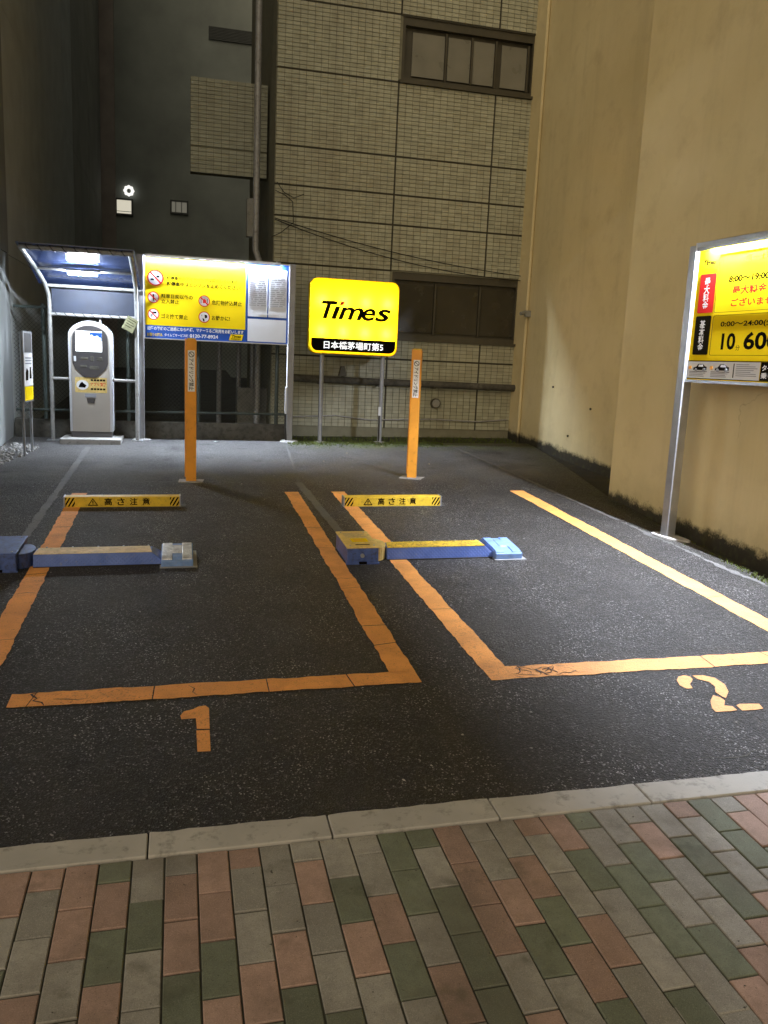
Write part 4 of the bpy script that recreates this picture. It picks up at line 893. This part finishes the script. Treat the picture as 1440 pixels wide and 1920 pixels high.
def flap_lock(x, y, label, pale, cap_mat, boxtop):
    b = thing('flap_lock', label, 'parking lock', (x, y, g(x, y)), 0, 'blue flap parking locks', True)
    # motor box at the left, flap, end casting at the right; local x from the left face of the box
    bx_ = MB().box(0, .262, 0, .50, 0, .135).build('motor_box', MT['blue_steel'], b, bevel=.007)
    MB().box(-.006, .268, -.006, .506, .1352, .147).build('lid', MT[boxtop], bx_, bevel=.004)
    MB().box(-.008, .27, -.008, .03, .0, .012).build('skirt', MT['blue_steel'], bx_)
    MB().ring_y(rrect(.03,.14,.045,.105,.006,2), rrect(.034,.136,.049,.101,.005,2), -.003, .0).build('hatch', MT['blue_steel'], bx_)
    MB().tube([(.125,-.016,.075),(.125,.004,.075)], .017, 12).build('padlock', MT['galv'], bx_); MB().box(.10,.15,-.012,.0,.03,.06).build('hasp', MT['blue_steel'], bx_, bevel=.003)
    MB().box(.10, .165, -.0095, -.001, .002, .022).build('slot', MT['black'], bx_)
    if boxtop == 'label_cream':
        flat2 = MB().box(.07, .21, .15, .26, .1475, .1485).build('yellow_label', MT['yellow'], bx_)
        for k in range(4): MB().box(.04, .22-.03*(k % 2), .31+k*.04, .318+k*.04, .1475, .1482).build('print_line', MT['grey_print'], bx_)
        for k in range(3): MB().box(.09, .19-.02*k, .17+k*.028, .182+k*.028, .149, .1494).build('print_line', MT['orange'], bx_)
        MB().box(.08, .2, .06, .08, .1475, .1482).build('print_line', MT['black'], bx_)
    nk = [(.262,.07)]+[(.262+.105*math.sin(R_(a)), .22-.15*math.cos(R_(a))) for a in range(15, 166, 15)]+[(.262,.37)]
    MB().prism_z(nk, 0, .118).build('neck', MT[boxtop if boxtop == 'label_cream' else 'blue_steel'], b, bevel=.006)
    fx0, fx1 = .36, 1.30
    # flap: chequer plate front leaning back, yellow tread on top
    mb = MB(); pr = [(.10, .004), (.122, .098), (.255, .108), (.40, .004)]
    A = [(fx0, p[0], p[1]) for p in pr]; B = [(fx1+.04-(.11 if p[1] > .05 else 0), p[0], p[1]) for p in pr]
    mb.add(A+B, [(0,1,2,3),(7,6,5,4),(0,4,5,1),(1,5,6,2),(2,6,7,3),(3,7,4,0)]); mb.build('flap', MT['chequer'], b, bevel=.003, seg=1)
    tr = MB(); q = 22; xa, xb = fx0+.005, fx1-.07
    tr.add([(xa,.121,.0985),(xb,.121,.0985),(xb-.02,.256,.1085),(xa+.02,.256,.1085),(xa,.121,.103),(xb,.121,.103),(xb-.02,.256,.113),(xa+.02,.256,.113)], [(0,3,2,1),(4,5,6,7),(0,1,5,4),(1,2,6,5),(2,3,7,6),(3,0,4,7)])
    tread = tr.build('tread', MT[pale], b)
    for i in range(q):
        for j in range(3):
            xc = xa+.04+(xb-xa-.08)*(i+.5*(j % 2))/q; yc = .145+j*.042; zc = .1032+(yc-.121)*.0745; s_ = 1 if (i+j) % 2 else -1
            MB().add([(xc-.014, yc-.006*s_, zc+.0005), (xc, yc-.006-.003*s_, zc+.003), (xc+.014, yc+.006*s_, zc+.0015), (xc, yc+.008, zc+.003)], [(0,1,2,3)]).build('tread_stud', MT[pale], tread)
    for bx, by, bz_ in ((.03,.04,.147),(.23,.04,.147),(.03,.46,.147),(.23,.46,.147)): MB().tube([(bx,by,bz_),(bx,by,bz_+.005)], .008, 6).build('bolt', MT['galv'], b)
    for k in range(5): MB().tube([(fx0+.08+k*.19,.268,.108),(fx0+.08+k*.19,.268,.115)], .008, 6).build('bolt', MT['galv'], b)
    MB().box(fx0, fx1+.02, .085, .10, -.004, .006).build('rubber_edge', MT['cable'], b)
    # end casting with a notch
    px0, px1 = 1.30, 1.545
    ec = MB().prism_x([(.03,0),(.03,.050),(.10,.066),(.40,.088),(.46,.045),(.46,0)], px0, px1).build('end_casting', MT['pale_blue'], b, bevel=.008)
    for xa_, xb_ in ((px0+.008, px0+.085), (px1-.085, px1-.008)): MB().prism_x([(.045,.050),(.05,.062),(.10,.074),(.39,.096),(.42,.078),(.40,.080)], xa_, xb_).build('casting_cheek', MT[cap_mat], ec, bevel=.004)
    MB().prism_x([(.16,.06),(.18,.082),(.33,.094),(.36,.085),(.34,.07)], px0+.085, px1-.085).build('casting_bridge', MT[cap_mat], ec, bevel=.004)
    MB().box(px0-.01, px1+.03, .0, .47, -.006, .004).build('end_plate', MT['post_grey'], b)
    return b
flap_lock(1.325, 6.385, 'blue flap lock with a yellow topped motor box, on the right', 'flap_yellow', 'pale_blue', 'label_cream')
flap_lock(-1.435, 6.42, 'blue flap lock with a bare scraped metal end, on the left', 'flap_pale', 'worn_metal', 'blue_steel')

# ================================================================== SMALL GROWTH AND LITTER
def blob(mb, x, y, z, r, rr):
    b = len(mb.v); n = 5
    top = (x, y, z+r*.9); ring = [(x+r*math.cos(2*math.pi*i/n+rr.random())*rr.uniform(.7,1.2), y+r*math.sin(2*math.pi*i/n)*rr.uniform(.7,1.2), z+r*rr.uniform(.15,.5)) for i in range(n)]
    low = [(p[0], p[1], z-.004) for p in ring]
    mb.v += [top]+ring+low
    for i in range(n): j = (i+1) % n; mb.f += [(b, b+1+i, b+1+j), (b+1+i, b+1+n+i, b+1+n+j, b+1+j)]
mb = MB(); r = random.Random(3)
for _ in range(420):
    x, y = r.uniform(-2.38, -1.82), r.uniform(9.6, 12.5)
    if x > -2.38+.5*min(1, max(.25, (y-9.2)/3)): continue
    blob(mb, x, y, g(x, y)-.002, r.uniform(.015, .045), r)
tag(mb.build('gravel', MT['stone']), 'pale loose gravel along the foot of the grey building', 'gravel', kind='stuff')
mb = MB(); r = random.Random(8)
def tuft(x, y, h):
    for _ in range(4):
        a = r.uniform(0, 6.28); w_ = r.uniform(.003, .007); dx_, dy_ = math.cos(a), math.sin(a); l = h*r.uniform(.5, 1.1); z = g(x, y)-.003
        if x > 4.74 or y > 13.05: z -= .05
        mb.add([(x-dy_*w_, y+dx_*w_, z), (x+dy_*w_, y-dx_*w_, z), (x+dx_*l*.6, y+dy_*l*.6, z+l)], [(0, 1, 2)])
for _ in range(2600):
    x = r.uniform(1.65, 4.2); y = 13.02-abs(r.gauss(0, .2)); tuft(x, y, r.uniform(.008, .03))
for _ in range(1500): x = r.uniform(1.7, 5.7); y = r.uniform(13.05, 13.9); tuft(x, y, r.uniform(.02, .06))
for _ in range(2200):
    y = r.uniform(4.2, 12.5); e = 4.70 if y < 5.6 else 4.70+(y-5.6)*.12 if y < 8.9 else 5.02+(y-8.9)*.19
    x = e-abs(r.gauss(0, .06))+.03; tuft(x, y, r.uniform(.008, .035))
tag(mb.build('moss', MT['moss']), 'low green moss along the damp edges of the asphalt', 'moss', kind='stuff')
mb = MB(); r = random.Random(31)
for _ in range(340):
    x, y = r.uniform(-2.2, 4.6), 3.05+9.8*r.random()**1.3; blob(mb, x, y, g(x, y)-.001, r.uniform(.003, .0085), r)
tag(mb.build('grit', MT['stone']), 'loose pale grit scattered over the asphalt', 'grit', kind='stuff')
r = random.Random(12)
spots = [(2.55,12.75),(2.75,12.62),(2.05,12.4),(3.1,12.55),(2.62,12.9),(3.35,12.2),(2.4,11.9),(3.4,11.0),(1.95,11.2),(.55,12.9)]
for i, (x, y) in enumerate(spots):
    me = MB().add([(-.03,0,0),(-.008,-.016,.006),(.03,0,.002),(-.004,.017,.008),(.0,0,.003)], [(0,1,4),(1,2,4),(2,3,4),(3,0,4)]).mesh('fallen_leaf')
    o = link('fallen_leaf' if i < 9 else 'paper_scrap', me, MT['leaf'] if i < 9 else MT['litter']); o.location = (x, y, g(x, y)+.003); o.rotation_euler = (TILT[0], 0, r.uniform(0, 6.28)); o.scale = (1, 1, 1) if i < 9 else (1.6, 2.0, 1.5)
    if i < 9: tag(o, 'tiny dry leaf on the asphalt in front of the glowing sign', 'leaf', 'dry leaves near the illuminated sign')
    else: tag(o, 'white paper scrap on the ground below the rules board', 'litter')
